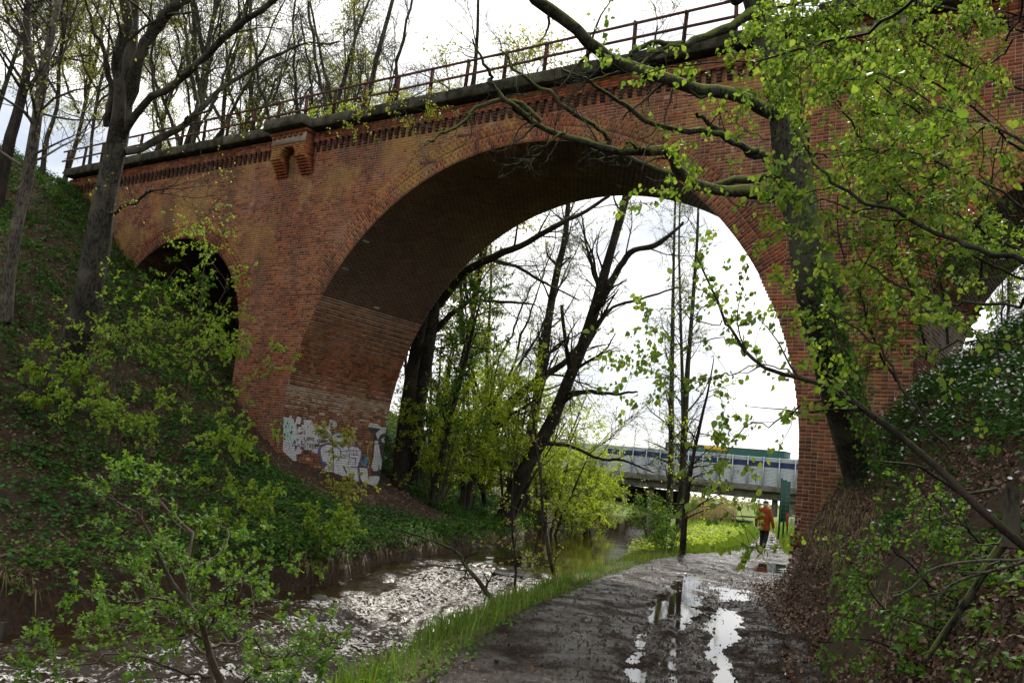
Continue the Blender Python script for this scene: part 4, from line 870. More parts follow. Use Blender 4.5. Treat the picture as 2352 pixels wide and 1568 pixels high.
BSH = [ # px, py of the middle of its foot, depth, height, width, leaves, leaf size, material
 (1010, 1085, 33, 4.6, 2.2, 10000, (.05, .10), m_lbe, 'bright green beech bush at the foot of the hill beyond the left pier'),
 (1075, 1120, 35, 6.4, 2.7, 15000, (.05, .10), m_lbe, 'broad bright beech bush right of the slope beyond the arch'),
 (1170, 1150, 37, 7.0, 2.9, 18000, (.05, .10), m_lbe, 'tall bright beech bush below the forked leaning tree'),
 (1262, 1160, 42, 7.4, 3.3, 20000, (.06, .10), m_lbe, 'spreading light green bush overhanging the calm water'),
 (1345, 1165, 48, 6.0, 3.4, 17000, (.06, .11), m_lbe, 'light green bush nearest the dark opening under the road bridge'),
 (1120, 1080, 44, 9.5, 3.6, 12000, (.07, .12), m_lbe, 'tall yellow green bush in the second row behind the water'),
 (1240, 1090, 47, 9.0, 3.8, 12000, (.07, .12), m_lbe, 'yellow green bush in the second row under the bare twisted tree'),
 (1000, 1000, 40, 9.4, 3.0, 9000, (.08, .13), m_lha, 'dark green hawthorn against the sky beside the left pier'),
 (1330, 1120, 50, 5.4, 3.4, 8000, (.07, .12), m_lye, 'pale yellow bush in front of the left end of the noise barrier'),
 (1500, 1225, 27, 1.9, 1.0, 1700, (.05, .09), m_lha, 'low green elder bush on the river side left of the young tree'),
 (1530, 1250, 25, 1.3, .9, 1200, (.05, .09), m_lha, 'small green bush at the grass edge near the calm water'),
]
for px, py, d, h, w_, n, lf, mt, lab in BSH:
    bush('beech_bush' if mt is not m_lha else 'hawthorn_bush', lab, stand(px, py, d), h, w_, n, lf, mt, 100 + k); k += 1
bb = [stand(1075, 1060, 30)]
through('hawthorn_tree', 'dark green leafy hawthorn growing up the thick trunk beyond the left pier', [(1000, 1100, 32.4), (1030, 980, 32.2), (1060, 860, 32), (1090, 740, 32), (1110, 660, 32)], [.10, .085, .07, .05, .02],
   [dict(n=34, t=(.3, 1), ln=(.9, 2.4), ang=(50, 90), rr=.5, K=7, wob=.15, rmin=.009), dict(n=260, ln=(.3, .9), K=5, rr=.5, wob=.2, rmin=.005)], 60, m_barkd, dict(n=8500, size=(.05, .10), mat=m_lha, spread=.8, droop=.1))

# -- background trees above and behind the viaduct --------------------------------
def proto(seed, h, r, lab, forks=3, leaf=None, nl=0, dens=1.0, mat=m_bark):
    g = np.random.default_rng(seed); mains = []; ln = g.normal(0, .06, 2)
    tr = [np.array([ln[0] * z + g.normal(0, .1), ln[1] * z + g.normal(0, .1), z]) for z in np.linspace(-.4, h, 8)]; mains.append((tr, r * np.linspace(1, .22, 8)))
    for f in range(forks):
        z = h * g.uniform(.25, .5); a = g.uniform(0, 6.28); o = np.array([math.cos(a), math.sin(a), 0]); b0 = np.array([ln[0] * z, ln[1] * z, z]); L = h * g.uniform(.35, .6)
        mains.append(([b0, b0 + o * L * .18 + [0, 0, L * .3], b0 + o * L * .3 + [0, 0, L * .65], b0 + o * L * .42 + [0, 0, L]], r * np.array([.55, .42, .28, .12])))
    return tree('bare_tree', lab, mains, [dict(n=int(40 * dens), t=(.25, 1), ln=(h * .12, h * .26), ang=(25, 60), rr=.4, K=8, wob=.13, rmin=.02, bias=UP, bw=.3), dict(n=int(300 * dens), ln=(h * .05, h * .13), ang=(25, 60), rr=.5, K=6, wob=.18, rmin=.011), dict(n=int(2600 * dens), ln=(.35, 1.2), ang=(20, 60), rr=.6, K=4, wob=.2, rmin=.008)], seed, mat,
                dict(n=nl, size=(.07, .14), mat=leaf or m_lye, spread=1, jit=.1) if nl else None, sides=8, wob=.06, root=(0, 0, 0))[0]
P1 = proto(201, 17, .17, 'x', 4); P2 = proto(202, 19, .19, 'x', 5); P3 = proto(203, 15, .13, 'x', 3); P4 = proto(204, 14, .11, 'x', 3, m_lye, 6500); P5 = proto(205, 16, .14, 'x', 4, m_lye, 10000)
BT = [ # picture x, y where the trunk meets the parapet or ground line, depth, source, scale, label
 (395, 340, 38, P2, .95, 'bare forked tree behind the railing just right of the great beech'),
 (455, 320, 36, P1, .9, 'bare tree behind the left end of the railing, second from the great beech'),
 (515, 310, 40, P3, 1.1, 'slanting bare tree behind the railing left of the refuge bay'),
 (705, 262, 37, P1, 1.05, 'straight bare tree directly behind the refuge bay of the viaduct'),
 (762, 250, 44, P3, 1.2, 'thin bare tree right of the refuge bay'),
 (815, 240, 36, P2, 1.0, 'stout bare tree with dense twigs behind the viaduct, right of the refuge bay'),
 (875, 225, 42, P5, 1.05, 'leafing tree with yellow green haze in front of the blue patch of sky'),
 (955, 205, 40, P5, .9, 'second leafing tree, right of the blue patch behind the railing'),
 (1040, 190, 43, P4, 1.1, 'light leafing tree behind the middle of the railing'),
 (1225, 150, 41, P1, .8, 'bare tree behind the railing above the crown of the large arch'),
 (1100, 175, 38, P5, 1.15, 'dense leafing tree left of the crown of the large arch, behind the railing'),
 (640, 280, 41, P5, .9, 'greenish haze tree just left of the refuge bay'),
 (60, 420, 41, P4, 1.0, 'leafing tree on the hill top at the far left'),
 (140, 400, 45, P5, 1.0, 'yellow green tree between the two slim trunks at the left edge'),
 (200, 390, 39, P4, .85, 'small leafing tree just left of the great beech trunk'),
 (-60, 420, 38, P5, .9, 'leafing tree cut by the left edge of the picture'),
 (100, 400, 34, P3, .75, 'thin bare tree on the left hill top'),
 (600, 290, 47, P2, .9, 'distant bare tree left of the refuge bay'),
 (330, 360, 46, P5, .8, 'leafing tree seen through the fork of the great beech'),
 (2290, 780, 30, P3, .7, 'thin dark tree seen through the small arch at the right'),
]
used = set()
for i, (px, py, d, src, s_c, lab) in enumerate(BT):
    P = at(px, py, d); P[2] = float(H(np.array([P[0]]), np.array([P[1]]))[0]) - .1; rz = (i * 2.39996) % 6.283
    if id(src) not in used: used.add(id(src)); src.location = Vector(P.tolist()); src.rotation_euler = (0, 0, rz); src.scale = (s_c,) * 3; src['label'] = lab; e = src
    else: e = dup(src, P, rz, s_c, lab)
    e['group'] = 'trees standing behind the viaduct'
# leafing bushes on the deck edge behind the railing and hanging growth
for k, (px, py, d, h, w_, n, mt, lab) in enumerate([(672, 268, 31, 1.5, .9, 900, m_lbe, 'bright green bush behind the railing above the refuge bay'), (735, 262, 31.5, 2.3, .8, 1000, m_lbe, 'upright green bush behind the railing right of the refuge bay'), (905, 235, 28, 1.1, 1.1, 1000, m_lye, 'yellow green scrub on the coping behind the railing'), (560, 285, 33, 1.0, .8, 500, m_lbe, 'small bush behind the railing left of the refuge bay')]):
    b_ = at(px, py, d); s_1, q_1 = to_sq(b_[0], b_[1]); q_1 = D0 + 1.5 + .7 * (k % 2); b_ = sq(s_1, q_1, 12.0); bush('deck_bush', lab, b_, h, w_, n, (.05, .1), mt, 130 + k)
# three trees filling the sky beyond the right arch and small distant ones
for k, (px, py, d, h, lab) in enumerate([(1740, 1075, 150, 9, 'tiny distant bare tree above the right part of the road bridge'), (1812, 1085, 140, 8, 'distant yellowish tree beside the pier above the road bridge'), (1440, 1030, 190, 10, 'distant twiggy tree above the middle of the noise barrier')]):
    P = at(px, py, d); P[2] = 0; e = dup(P4 if k else P3, P, k * 2., h / 14, lab); e['group'] = 'far trees beyond the road bridge'
# ================================================================ SHRUBS IN FRONT
def pr(pts, d0, d1=None):
    d1 = d0 if d1 is None else d1; n = len(pts); return [at(x, y, d0 + (d1 - d0) * i / (n - 1)) for i, (x, y) in enumerate(pts)]
def L4(*pts): return [(.3418 * x, 516.8 + .3418 * y) for x, y in pts]       # lower left window of the photo
def L7(*pts): return [(.3418 * x, 1033.6 + .3418 * y) for x, y in pts]
def R3(*pts): return [(1548 + .3418 * x, .3418 * y) for x, y in pts]
def R6(*pts): return [(1548 + .3418 * x, 516.8 + .3418 * y) for x, y in pts]
def R9(*pts): return [(1548 + .3418 * x, 1033.6 + .3418 * y) for x, y in pts]
flatl = dict(ang=(60, 95), wob=.10, bias=(0, 0, 1), bw=0., K=7)
m_lma = leafmat('maple_leaf', [(.15, .25, .03), (.21, .33, .04), (.27, .39, .06)], .5, None, .6, .15)
def sapling(name, lab, traces, dep, seed, n=1500, lf=(.05, .09), nb=26, lb=(.5, 1.4), rr=.02, mat=m_lma, kind='ovate', tw=m_twig, droop=.35, r2=.5):
    mains = [(pr(P, dep, dep - .2 * i), [rr * (1 if i == 0 else .6), rr * .25]) for i, P in enumerate(traces)]
    mains = [(P, np.linspace(R[0], R[1], len(P))) for P, R in mains]
    return tree(name, lab, mains, [dict(n=nb, t=(.2, 1), ln=lb, rr=.5, rmin=.005, taper=.4, **flatl), dict(n=nb * 5, t=(.15, 1), ln=(lb[0] * .3, lb[1] * .35), ang=(35, 70), K=4, wob=.15, rmin=.003)], seed, tw, dict(n=n, size=lf, mat=mat, spread=.45, droop=droop, al=.8, kind=kind, jit=.015), cat='sapling', Kmain=14, sides=6)[0]
gd = lambda x, y, o=.4: ground_hit(x, y)[1] - o
sapling('maple_sapling', 'tall thin maple sapling in front of the small dark arch', [L4((1200, 1540), (1250, 1280), (1290, 900), (1330, 780), (1375, 230), (1430, 180), (1400, 60), (1330, -40)), L4((1290, 950), (1400, 700), (1500, 420), (1530, 330))], 19.5, 301, 1500, (.04, .075), nb=36, lb=(.7, 1.9))
sapling('maple_sapling', 'spreading maple sapling whose light sprays hang before the pier of the viaduct', [L4((1240, 1350), (1290, 1000), (1400, 870), (1560, 800), (1700, 860), (1850, 1010)), L4((1270, 1250), (1450, 1170), (1650, 1200), (1850, 1260)), L4((1330, 900), (1500, 760), (1700, 880))], 18.5, 302, 1500, (.04, .075), nb=34, lb=(.4, 1.2))
sapling('hazel_sapling', 'pale stemmed hazel sapling on the leafy slope right of the great beech', [L4((770, 1150), (790, 950), (840, 850), (860, 820), (930, 780), (1020, 760), (1080, 640)), L4((840, 850), (780, 820), (700, 770), (560, 790), (400, 760)), L4((860, 820), (860, 650), (800, 560), (640, 520))], 19, 303, 1400, (.04, .075), nb=40, lb=(.5, 1.5), tw=m_barkg)
sapling('hazel_sapling', 'low bright hazel spray crossing the middle of the left slope', [L4((790, 1560), (820, 1350), (760, 1270), (600, 1260), (420, 1200)), L4((820, 1350), (950, 1260), (1120, 1260), (1240, 1230))], 17, 304, 1700, (.035, .07), nb=40, lb=(.3, .9))
sapling('beech_sapling', 'small sapling at the foot of the great beech with flat green sprays', [L4((400, 1300), (420, 1180), (370, 1080), (330, 940), (250, 860)), L4((420, 1180), (500, 1090), (530, 1060))], 18.5, 305, 1300, nb=26, lb=(.4, 1.1))
sapling('beech_sapling', 'dark low bush under the small arch opening', [L4((1000, 650), (1050, 500), (1150, 330), (1190, 280)), L4((1050, 500), (950, 400), (900, 350)), L4((1050, 500), (1250, 430), (1400, 460))], 24.5, 306, 900, (.06, .10), nb=24, lb=(.4, 1.1), mat=m_lha)
sapling('elder_bush', 'fresh green bush on the lower slope close to the rapids', [L7((1430, 700), (1470, 350), (1520, 80), (1530, -80)), L7((1440, 600), (1560, 420), (1700, 300))], 16.6, 307, 1500, nb=26, lb=(.5, 1.3), mat=m_lma)
sapling('elder_bush', 'light green sapling in front of the graffiti wall', [L7((2210, 390), (2230, 250), (2240, 60), (2230, -110)), L7((2215, 330), (2320, 260), (2420, 200))], 21.5, 308, 900, nb=20, lb=(.4, 1.2), mat=m_lye)
sapling('elder_bush', 'green bush with upright shoots where the left bank meets the rapids', [[(745, 1345), (740, 1250), (735, 1160)], [(760, 1340), (790, 1240), (800, 1180)], [(735, 1345), (700, 1280), (690, 1230)]], 19.5, 309, 1700, nb=30, lb=(.4, 1.0), mat=m_lma)
# hawthorn in the lower left foreground
hw = [L7((1540, 1800), (1480, 1560), (1400, 1350), (1380, 1230), (1340, 1130), (1200, 950), (1100, 780), (1040, 600), (950, 440), (840, 380), (700, 300)),
      L7((1440, 1700), (1400, 1440), (1350, 1200), (1300, 1000), (1270, 780), (1250, 560), (1180, 420), (1060, 310), (980, 130)),
      L7((1350, 1250), (1200, 1030), (1050, 930), (900, 960), (700, 960), (560, 960)), L7((1380, 1400), (1250, 1250), (1100, 1130), (900, 1130), (700, 1200), (480, 1210)),
      L7((1400, 1500), (1150, 1480), (900, 1380), (600, 1420), (300, 1420)), L7((1400, 1350), (1600, 1310), (1780, 1290), (1950, 1330)), L7((1400, 1250), (1470, 1130), (1530, 980), (1620, 920)), L7((1270, 780), (1380, 720), (1440, 600), (1480, 480)), L7((1500, 1600), (1700, 1480), (1880, 1420), (2060, 1430)), L7((1520, 1070), (1700, 1070), (1880, 1110))]
mains = [(pr(P, 6.8, 6.8 + (.9 if i % 2 else -.7)), np.linspace(.030 if i < 2 else .013, .004, len(P))) for i, P in enumerate(hw)]
tree('hawthorn_bush', 'hawthorn bush with small lobed leaves in the lower left foreground over the river', mains,
     [dict(n=120, t=(.2, 1), ln=(.3, .8), ang=(35, 75), rr=.5, K=6, wob=.14, rmin=.0035), dict(n=420, ln=(.08, .28), ang=(35, 70), K=4, rr=.5, rmin=.002, wob=.15)], 320, m_twig,
     dict(n=6800, size=(.026, .050), mat=leafmat('fresh_hawthorn_leaf', [(.06, .14, .02), (.10, .20, .03), (.15, .26, .045)], .45, None, .6, .15), spread=.7, droop=-.05, al=.7, kind='lobed', jit=.012), cat='bush', Kmain=18, sides=7)

# hazel branches in the right foreground --------------------------------------
g = np.random.default_rng(330)
HZ = [(R6((2700, 2420), (2352, 2150), (1900, 1780), (1700, 1560), (1400, 1330), (1200, 1200), (1100, 1150), (960, 1040), (820, 990), (590, 925), (460, 820), (380, 690), (320, 620), (190, 300), (150, 200)), 3.6, 5.2, .030),
      (R6((1100, 1150), (960, 1160), (800, 1200), (640, 1270), (400, 1340), (60, 1430)), 4.4, 5.0, .011),
      (R6((2600, 420), (2350, 270), (2100, 150), (2000, 100)) + R3((1820, 1520), (1500, 1340), (1200, 1200), (1060, 1080), (990, 950), (930, 700), (850, 450), (800, 290)), 3.4, 5.6, .022),
      (R3((2600, 1130), (2350, 1010), (2100, 900), (1900, 750), (1500, 540), (1250, 430), (1080, 370)), 3.2, 4.6, .012),
      (R3((1800, -200), (1580, 0), (1450, 100), (1150, 240), (1000, 320), (700, 400), (350, 460), (0, 455)) + [(1447, 150), (1371, 96)], 4.4, 6.0, .016),
      (R6((2500, 480), (2350, 540), (2050, 530), (1900, 480), (1500, 360), (1300, 250), (1100, 100), (700, 0), (500, -60)), 3.6, 5.4, .012),
      (R6((1850, 1540), (1300, 900), (980, 620), (830, 490), (640, 350)), 4.2, 5.4, .012),
      (R6((2450, 760), (2050, 770), (1800, 830), (1300, 895), (1130, 890)), 3.8, 4.8, .008),
      (R6((2020, 580), (1870, 660), (1530, 700), (1220, 740), (900, 770), (600, 660)), 4.2, 5.0, .008),
      (R3((2420, -60), (2300, 150), (2200, 320), (2050, 480), (1920, 700), (1700, 880), (1500, 930)), 3.6, 4.6, .008),
      (R3((1000, 1060), (850, 1000), (600, 900), (420, 740), (250, 640)), 5.0, 5.6, .007), (R6((320, 620), (200, 590), (100, 570), (-60, 540), (-200, 560)), 5.0, 5.6, .006),
      (R3((1430, 1320), (1200, 1320), (900, 1300), (700, 1290), (560, 1270)), 4.6, 5.2, .008), (R6((820, 1000), (560, 990), (300, 970), (100, 960), (-200, 900), (-420, 890)), 4.8, 6.0, .007),
      (R6((460, 820), (200, 790), (60, 780), (-150, 720)), 5.0, 5.8, .006), (R3((700, 1350), (500, 1330), (300, 1260), (100, 1290), (-50, 1330)), 5, 5.6, .006),
      (R9((760, 960), (690, 820), (640, 700), (560, 640)), 4.8, 5.0, .003),
      (R3((930, 700), (1100, 620), (1300, 500), (1500, 300), (1700, 120)), 5.2, 5.8, .007), (R3((2300, 1500), (2000, 1200), (1700, 1150), (1400, 1250)), 4, 4.8, .007),
      (R6((2352, 1010), (2200, 870), (2100, 740), (1980, 700)), 3.6, 4.0, .009)]
mains = [(pr(P, a, b), np.linspace(r, r * .25, len(P)) * .66) for P, a, b, r in HZ]
hz, src = tree('hazel_shrub', 'long hazel branches with big drooping light green leaves crossing the right foreground', mains,
     [dict(n=230, t=(.3, 1), ln=(.2, .7), ang=(30, 70), rr=.5, K=7, wob=.15, rmin=.0018, taper=.2)], 331, m_barkd, None, cat='shrub', Kmain=26, sides=7)
AP = np.concatenate([src[1][0]]); p, tn = along(AP, g, 1800, (.2, 1)); p2, tn2 = along(src[0][0][:, 8:], g, 380, (.05, 1)); p = np.concatenate([p, p2])
p = np.repeat(p, 2, 0) + g.normal(0, .015, (len(p) * 2, 3)); F = frames(len(p), g, np.array([0, 0, -.55]) + np.repeat(np.concatenate([tn, tn2]), 2, 0) * .35, .42, .15, g.normal(0, .8, (len(p), 3)) - fw * .6)
sz = g.uniform(.018, .041, len(p)) * (.8 + .5 * g.random(len(p))); dd = (p - [0, 0, CAMH]) @ fw; xx = CX + FPX * ((p - [0, 0, CAMH]) @ rt) / dd; yy = CY - FPX * ((p - [0, 0, CAMH]) @ upv) / dd
inside = (xx > 0) & (xx < 2352) & (yy > 0) & (yy < 1568); od = np.argsort(np.where(inside, -sz / dd, 1))[:300]; own = np.zeros(len(p), bool); own[od] = True
mb = MB(); leaves(mb, p[~own], F[~own], sz[~own], 'ovate', g); mb.build('foliage', m_lhz, hz, kind='stuff')
mb = MB(); leaves(mb, np.zeros((1, 3)), np.eye(3)[None], [1.], 'ovate', g); lme = mb.mesh('leaf'); lme.materials.append(m_lhz)
for i in od:
    o = bpy.data.objects.new('leaf', lme); Mx = Matrix.Identity(4)
    for a_ in range(3):
        for b_ in range(3): Mx[a_][b_] = float(F[i][b_][a_] * sz[i])
        Mx[a_][3] = float(p[i][a_])
    link(o, hz); o.matrix_parent_inverse = Matrix.Identity(4); o.matrix_basis = Matrix.Translation(-hz.location) @ Mx
# thickets behind it
def thicket(name, lab, pts, dep, n, lf, seed, mat, r=.012, nb=60, lb=(.5, 1.4), kind='ovate', up=True):
    mains = [(pr(P, dep + .3 * (i % 3), dep - .5 + .3 * (i % 3)), np.linspace(r, r * .3, len(P))) for i, P in enumerate(pts)]
    return tree(name, lab, mains, [dict(n=nb, t=(.1, 1), ln=lb, ang=(30, 80), rr=.5, K=7, wob=.14, rmin=.004, taper=.2), dict(n=nb * 5, t=(.1, 1), ln=(lb[0] * .3, lb[1] * .4), ang=(30, 70), K=4, wob=.15, rmin=.0025)], seed, m_barkd, dict(n=n, size=lf, mat=mat, spread=.6, droop=.5, al=.5, kind=kind, jit=.02), cat='shrub', Kmain=16, sides=6)[0]
thicket('hazel_thicket', 'dense hazel thicket between the big mossy trunk and the top right corner', [R3((2600, 700), (2100, 500), (1700, 300), (1300, 100), (1100, -50)), R3((2500, 300), (2000, 200), (1500, 60), (1000, 60), (750, 60)), R3((1900, 900), (1500, 650), (1100, 450), (850, 300)), R3((2352, 1000), (1900, 650), (1500, 420), (1000, 200), (780, 120)), R3((1600, 1300), (1300, 950), (1100, 650), (900, 500)), R3((2600, 100), (2200, 50), (1800, -20), (1300, -60))], 7.6, 10000, (.024, .046), 340, m_lhz, nb=90, lb=(.4, 1.2))
thicket('hazel_thicket', 'hazel thicket hanging over the right end of the small right arch', [R6((2600, 500), (2200, 300), (1900, 150), (1600, 60)), R6((2600, 300), (2250, 100), (1950, -60), (1650, -200)), R3((2500, 1500), (2000, 1250), (1600, 1100), (1300, 1000))], 6.4, 2400, (.024, .045), 341, m_lhz, nb=50, lb=(.3, .9))
thicket('hawthorn_thicket', 'fine leaved hawthorn growing against the right pier of the viaduct', [R6((1700, 900), (1600, 500), (1500, 200), (1450, -200), (1400, -600)), R6((1850, 800), (1800, 400), (1700, 0), (1750, -400), (1700, -800)), R6((1500, 1050), (1350, 800), (1250, 500), (1150, 200), (1100, -200)), R6((2050, 500), (2050, 200), (2100, -200), (2200, -600))], 14.6, 14000, (.035, .07), 342, m_lha, nb=150, lb=(.6, 1.6), kind='simple', r=.025)
thicket('hazel_thicket', 'low hazel seedlings over the dark soil at the bottom right', [R9((2250, 1650), (2000, 1300), (1700, 1180), (1400, 1050), (1300, 880)), R9((1900, 1700), (1700, 1500), (1400, 1330), (1100, 1300), (950, 1280)), R9((2100, 1150), (1800, 950), (1500, 700), (1400, 600)), R9((2352, 900), (2100, 620), (1900, 480), (1700, 470))], 6.6, 1100, (.028, .045), 343, m_lha, nb=50, lb=(.2, .7))
thicket('coping_growth', 'straggling green growth hanging over the coping above the left haunch of the large arch', [[(880, 262), (905, 240), (930, 255), (945, 300)], [(950, 250), (975, 225), (1000, 240), (1010, 275)], [(850, 268), (840, 245), (825, 270), (815, 300)]], 24.2, 800, (.04, .075), 345, m_lye, nb=30, lb=(.3, .9), kind='simple')
# bare pale branches over the lower right bank
for k, (P, d, r, lab, mt) in enumerate([(R9((2500, 700), (2350, 735), (2100, 740), (1900, 760), (1720, 810), (1650, 880), (1550, 960), (1470, 985)), 5.0, .011, 'pale curved dead branch lying over the right bank', m_barkg), (R9((2500, 690), (2350, 745), (2150, 810), (2050, 830), (1880, 890), (1800, 960), (1770, 1040)), 4.9, .011, 'second pale dead branch just below the curved one', m_barkg), (R9((2290, 500), (2250, 580), (2100, 780), (1970, 1000), (1850, 1180), (1700, 1400)), 5.6, .035, 'leaning mossy dead stem at the lower right', m_barkm), (R9((1380, 80), (1600, 100), (1750, 170), (1900, 270), (2000, 290), (2170, 260)), 5.2, .012, 'brown dead branch across the flowering bank', m_barkd)]):
    tree('dead_branch', lab, [(pr(P, d, d + .2), np.linspace(r * .5, r, len(P)) if k == 3 else np.linspace(r, r * .5, len(P)))], [dict(n=6, t=(.2, 1), ln=(.1, .4), ang=(30, 60), rr=.5, K=6, wob=.14, rmin=.003)], 350 + k, mt, None, 'dead branches on the right bank', 'branch', Kmain=20, sides=8, wob=.006)

# ================================================================ GROUND COVER
def scatter(n, s0, s1, q0, q1, g, px=(-60, 2420), py=(0, 1640), qpow=1.6):
    q = q0 + (q1 - q0) * g.random(n) ** qpow; s = g.uniform(s0, s1, n); x, y = sq(s, q); z = H(x, y, True); P = np.stack([x, y, z], 1)
    d = P - [0, 0, CAMH]; w_ = d @ fw; X = CX + FPX * (d @ rt) / w_; Y = CY - FPX * (d @ upv) / w_
    k = (w_ > 1.2) & (X > px[0]) & (X < px[1]) & (Y > py[0]) & (Y < py[1]); return P[k], s[k], q[k], X[k], Y[k], w_[k]
def normal_at(P):
    e = .15; hx = H(P[:, 0] + e, P[:, 1], True) - H(P[:, 0] - e, P[:, 1], True); hy = H(P[:, 0], P[:, 1] + e, True) - H(P[:, 0], P[:, 1] - e, True)
    return nrm(np.stack([-hx / (2 * e), -hy / (2 * e), np.ones(len(P))], 1))
def clumps(mb, P, g, nl, size, h, kind='simple', out=1.0):
    nrm_ = normal_at(P); n = len(P); base = np.repeat(P, nl, 0); a = g.uniform(0, 6.283, n * nl); hh = np.repeat(g.uniform(h[0], h[1], n), nl) * g.uniform(.5, 1, n * nl)
    o = np.stack([np.cos(a), np.sin(a), np.zeros_like(a)], 1); rad = np.repeat(g.uniform(.4, 1, n), nl) * hh * .8 * g.uniform(.1, 1, n * nl)
    pos = base + o * rad[:, None] + np.array([0, 0, 1.]) * hh[:, None] + np.repeat(nrm_, nl, 0) * (hh * .3)[:, None]
    leaves(mb, pos, frames(n * nl, g, o * out + np.array([0, 0, -.15]), .25, 0, np.repeat(nrm_, nl, 0) * .3 + np.array([0, 0, .8])), g.uniform(size[0], size[1], n * nl), kind, g)
g = np.random.default_rng(400)
# dead leaves
mb = MB()
for s0, s1, n, q1 in ((-40, -11, 210000, 46), (-7, 9, 330000, 24)):
    P, s, q, X, Y, w_ = scatter(n, s0, s1, 2.0, q1, g); k = ((s < sL(q) - .3) | (s > pR(q) - .35)) & (fbm(s * .7, q * .7, 3) > -.13); P = P[k]
    P = P[:95000]
    leaves(mb, P + [0, 0, .015], frames(len(P), g, g.normal(0, 1, (len(P), 3)), .2, 0, normal_at(P) + g.normal(0, .25, (len(P), 3))), g.uniform(.03, .085, len(P)) * np.where(s0 > -20, .75, 1), 'simple', g)
P, s, q, X, Y, w_ = scatter(70000, -3.5, 7, 1.8, 9, g, qpow=1.); P = P[(s > pR(q) - .2)]; leaves(mb, P + [0, 0, .015], frames(len(P), g, g.normal(0, 1, (len(P), 3)), .2, 0, normal_at(P) + g.normal(0, .35, (len(P), 3))), g.uniform(.022, .06, len(P)), 'simple', g)
P, s, q, X, Y, w_ = scatter(9000, -9, 1, 3, 20, g); u = (s - pL(q)) / (pR(q) - pL(q)); k = (u > -.1) & (u < 1.1) & (g.random(len(u)) < np.where(u > .84, 1, .10)); P = P[k]
leaves(mb, P + [0, 0, .012], frames(len(P), g, g.normal(0, 1, (len(P), 3)), .2, 0, np.array([0, 0, 1.]) + g.normal(0, .3, (len(P), 3))), g.uniform(.03, .07, len(P)), 'simple', g)
o = mb.build('leaf_litter', m_lit, None, kind='stuff'); o['label'] = 'brown fallen leaves covering both slopes'
# green herbs left slope
mb = MB(); P, s, q, X, Y, w_ = scatter(60000, -40, -11, 4, 40, g, qpow=1.0)
den = .55 + 1.7 * fbm(s * .55 + 5, q * .55, 4) + .9 * sm(X, 330, 620) * sm(Y, 900, 1080); k = (s < sL(q) - .15) & (g.random(len(s)) < den * np.clip(.4 + w_ / 40, 0, 1)) & ~((s < -19.3) & (s > -24) & (q > 17.5) & (q < 25)); P = P[k]
P = P[:26000]; clumps(mb, P, g, 7, (.06, .12), (.06, .30))
o = mb.build('ground_elder', m_ldk, None, kind='stuff'); o['label'] = 'dark green herbs carpeting the left slope'
mb = MB(); P, s, q, X, Y, w_ = scatter(24000, -34, -11, 5, 34, g, qpow=1.0); den = -.05 + 1.3 * fbm(s * .4 + 50, q * .4, 3) + .30 * sm(X, 350, 700) * sm(Y, 1000, 1150) + .55 * (1 - sm(sL(q) - s, .4, 1.6)); k = (s < sL(q) - .1) & (g.random(len(s)) < den) & ~((s < -19.3) & (s > -24) & (q > 17) & (q < 25)); P = P[k][:6000]; clumps(mb, P, g, 8, (.05, .10), (.12, .42))
o = mb.build('young_herbs', m_lha, None, kind='stuff'); o['label'] = 'lighter green herbs and seedlings along the left bank'
# right bank herbs
mb = MB(); P, s, q, X, Y, w_ = scatter(60000, -6.5, 7, 2.2, 24, g, qpow=1.0); dr = s - pR(q)
den = np.where((dr > .9) & ~((X > 1800) & (X < 2020) & (Y > 1140)), .2 + 1.0 * sm(-Y, -1180, -1000) + .9 * sm(fbm(s * .9, q * .9 + 3, 3), -.05, .12) * (Y > 1180), 0); den = den * np.where((X > 2080) & (Y > 1020) & (Y < 1400), .3, 1)
k = g.random(len(s)) < den * 1.0; P = P[k][:17000]; clumps(mb, P, g, 6, (.035, .075), (.05, .20), 'lobed')
o = mb.build('anemone_leaves', m_ldk, None, kind='stuff'); o['label'] = 'divided dark green leaves of wood anemones on the right bank'
k2 = (g.random(len(P)) < .5); P2 = P[k2]; d = P2 - [0, 0, CAMH]; w2 = d @ fw; X2 = CX + FPX * (d @ rt) / w2; Y2 = CY - FPX * (d @ upv) / w2
P2 = P2[(Y2 < 1240) & (X2 > 1860) & (g.random(len(P2)) < np.where(Y2 < 1130, .5, .28))]; n = len(P2); hc = P2 + np.stack([g.normal(0, .05, n), g.normal(0, .05, n), g.uniform(.18, .34, n)], 1); F = frames(n, g, np.array([0, 0, 1.]), .5, 0, g.normal(0, 1, (n, 3)))
mb = MB()
for a_ in np.arange(6) * math.pi / 3:
    c_, s_2 = math.cos(a_), math.sin(a_); F2 = F.copy(); F2[:, 0] = F[:, 1] * c_ + F[:, 2] * s_2 + F[:, 0] * .25; F2[:, 1] = -F[:, 1] * s_2 + F[:, 2] * c_; F2[:, 2] = F[:, 0]; leaves(mb, hc, F2, np.full(n, .025), 'simple', g)
m_wht = leafmat('white_petal', [(.62, .63, .62), (.72, .72, .70)], .3, (1, 1, 1)); o = mb.build('wood_anemone_flowers', m_wht, None, kind='stuff'); o['label'] = 'small white wood anemone flowers dotted over the right bank'
mb = MB(); P, s, q, X, Y, w_ = scatter(16000, -6.5, 5, 3, 12, g, px=(1760, 2420), py=(1330, 1600), qpow=1.); k = (s - pR(q) > .35) & (g.random(len(s)) < .25 + 1.5 * fbm(s * 1.3, q * 1.3 + 9, 3)); P = P[k][:2600]; clumps(mb, P, g, 6, (.035, .07), (.05, .22), 'ovate')
o = mb.build('bank_herbs', m_lha, None, kind='stuff'); o['label'] = 'mid green herbs with oval leaves at the foot of the right bank'
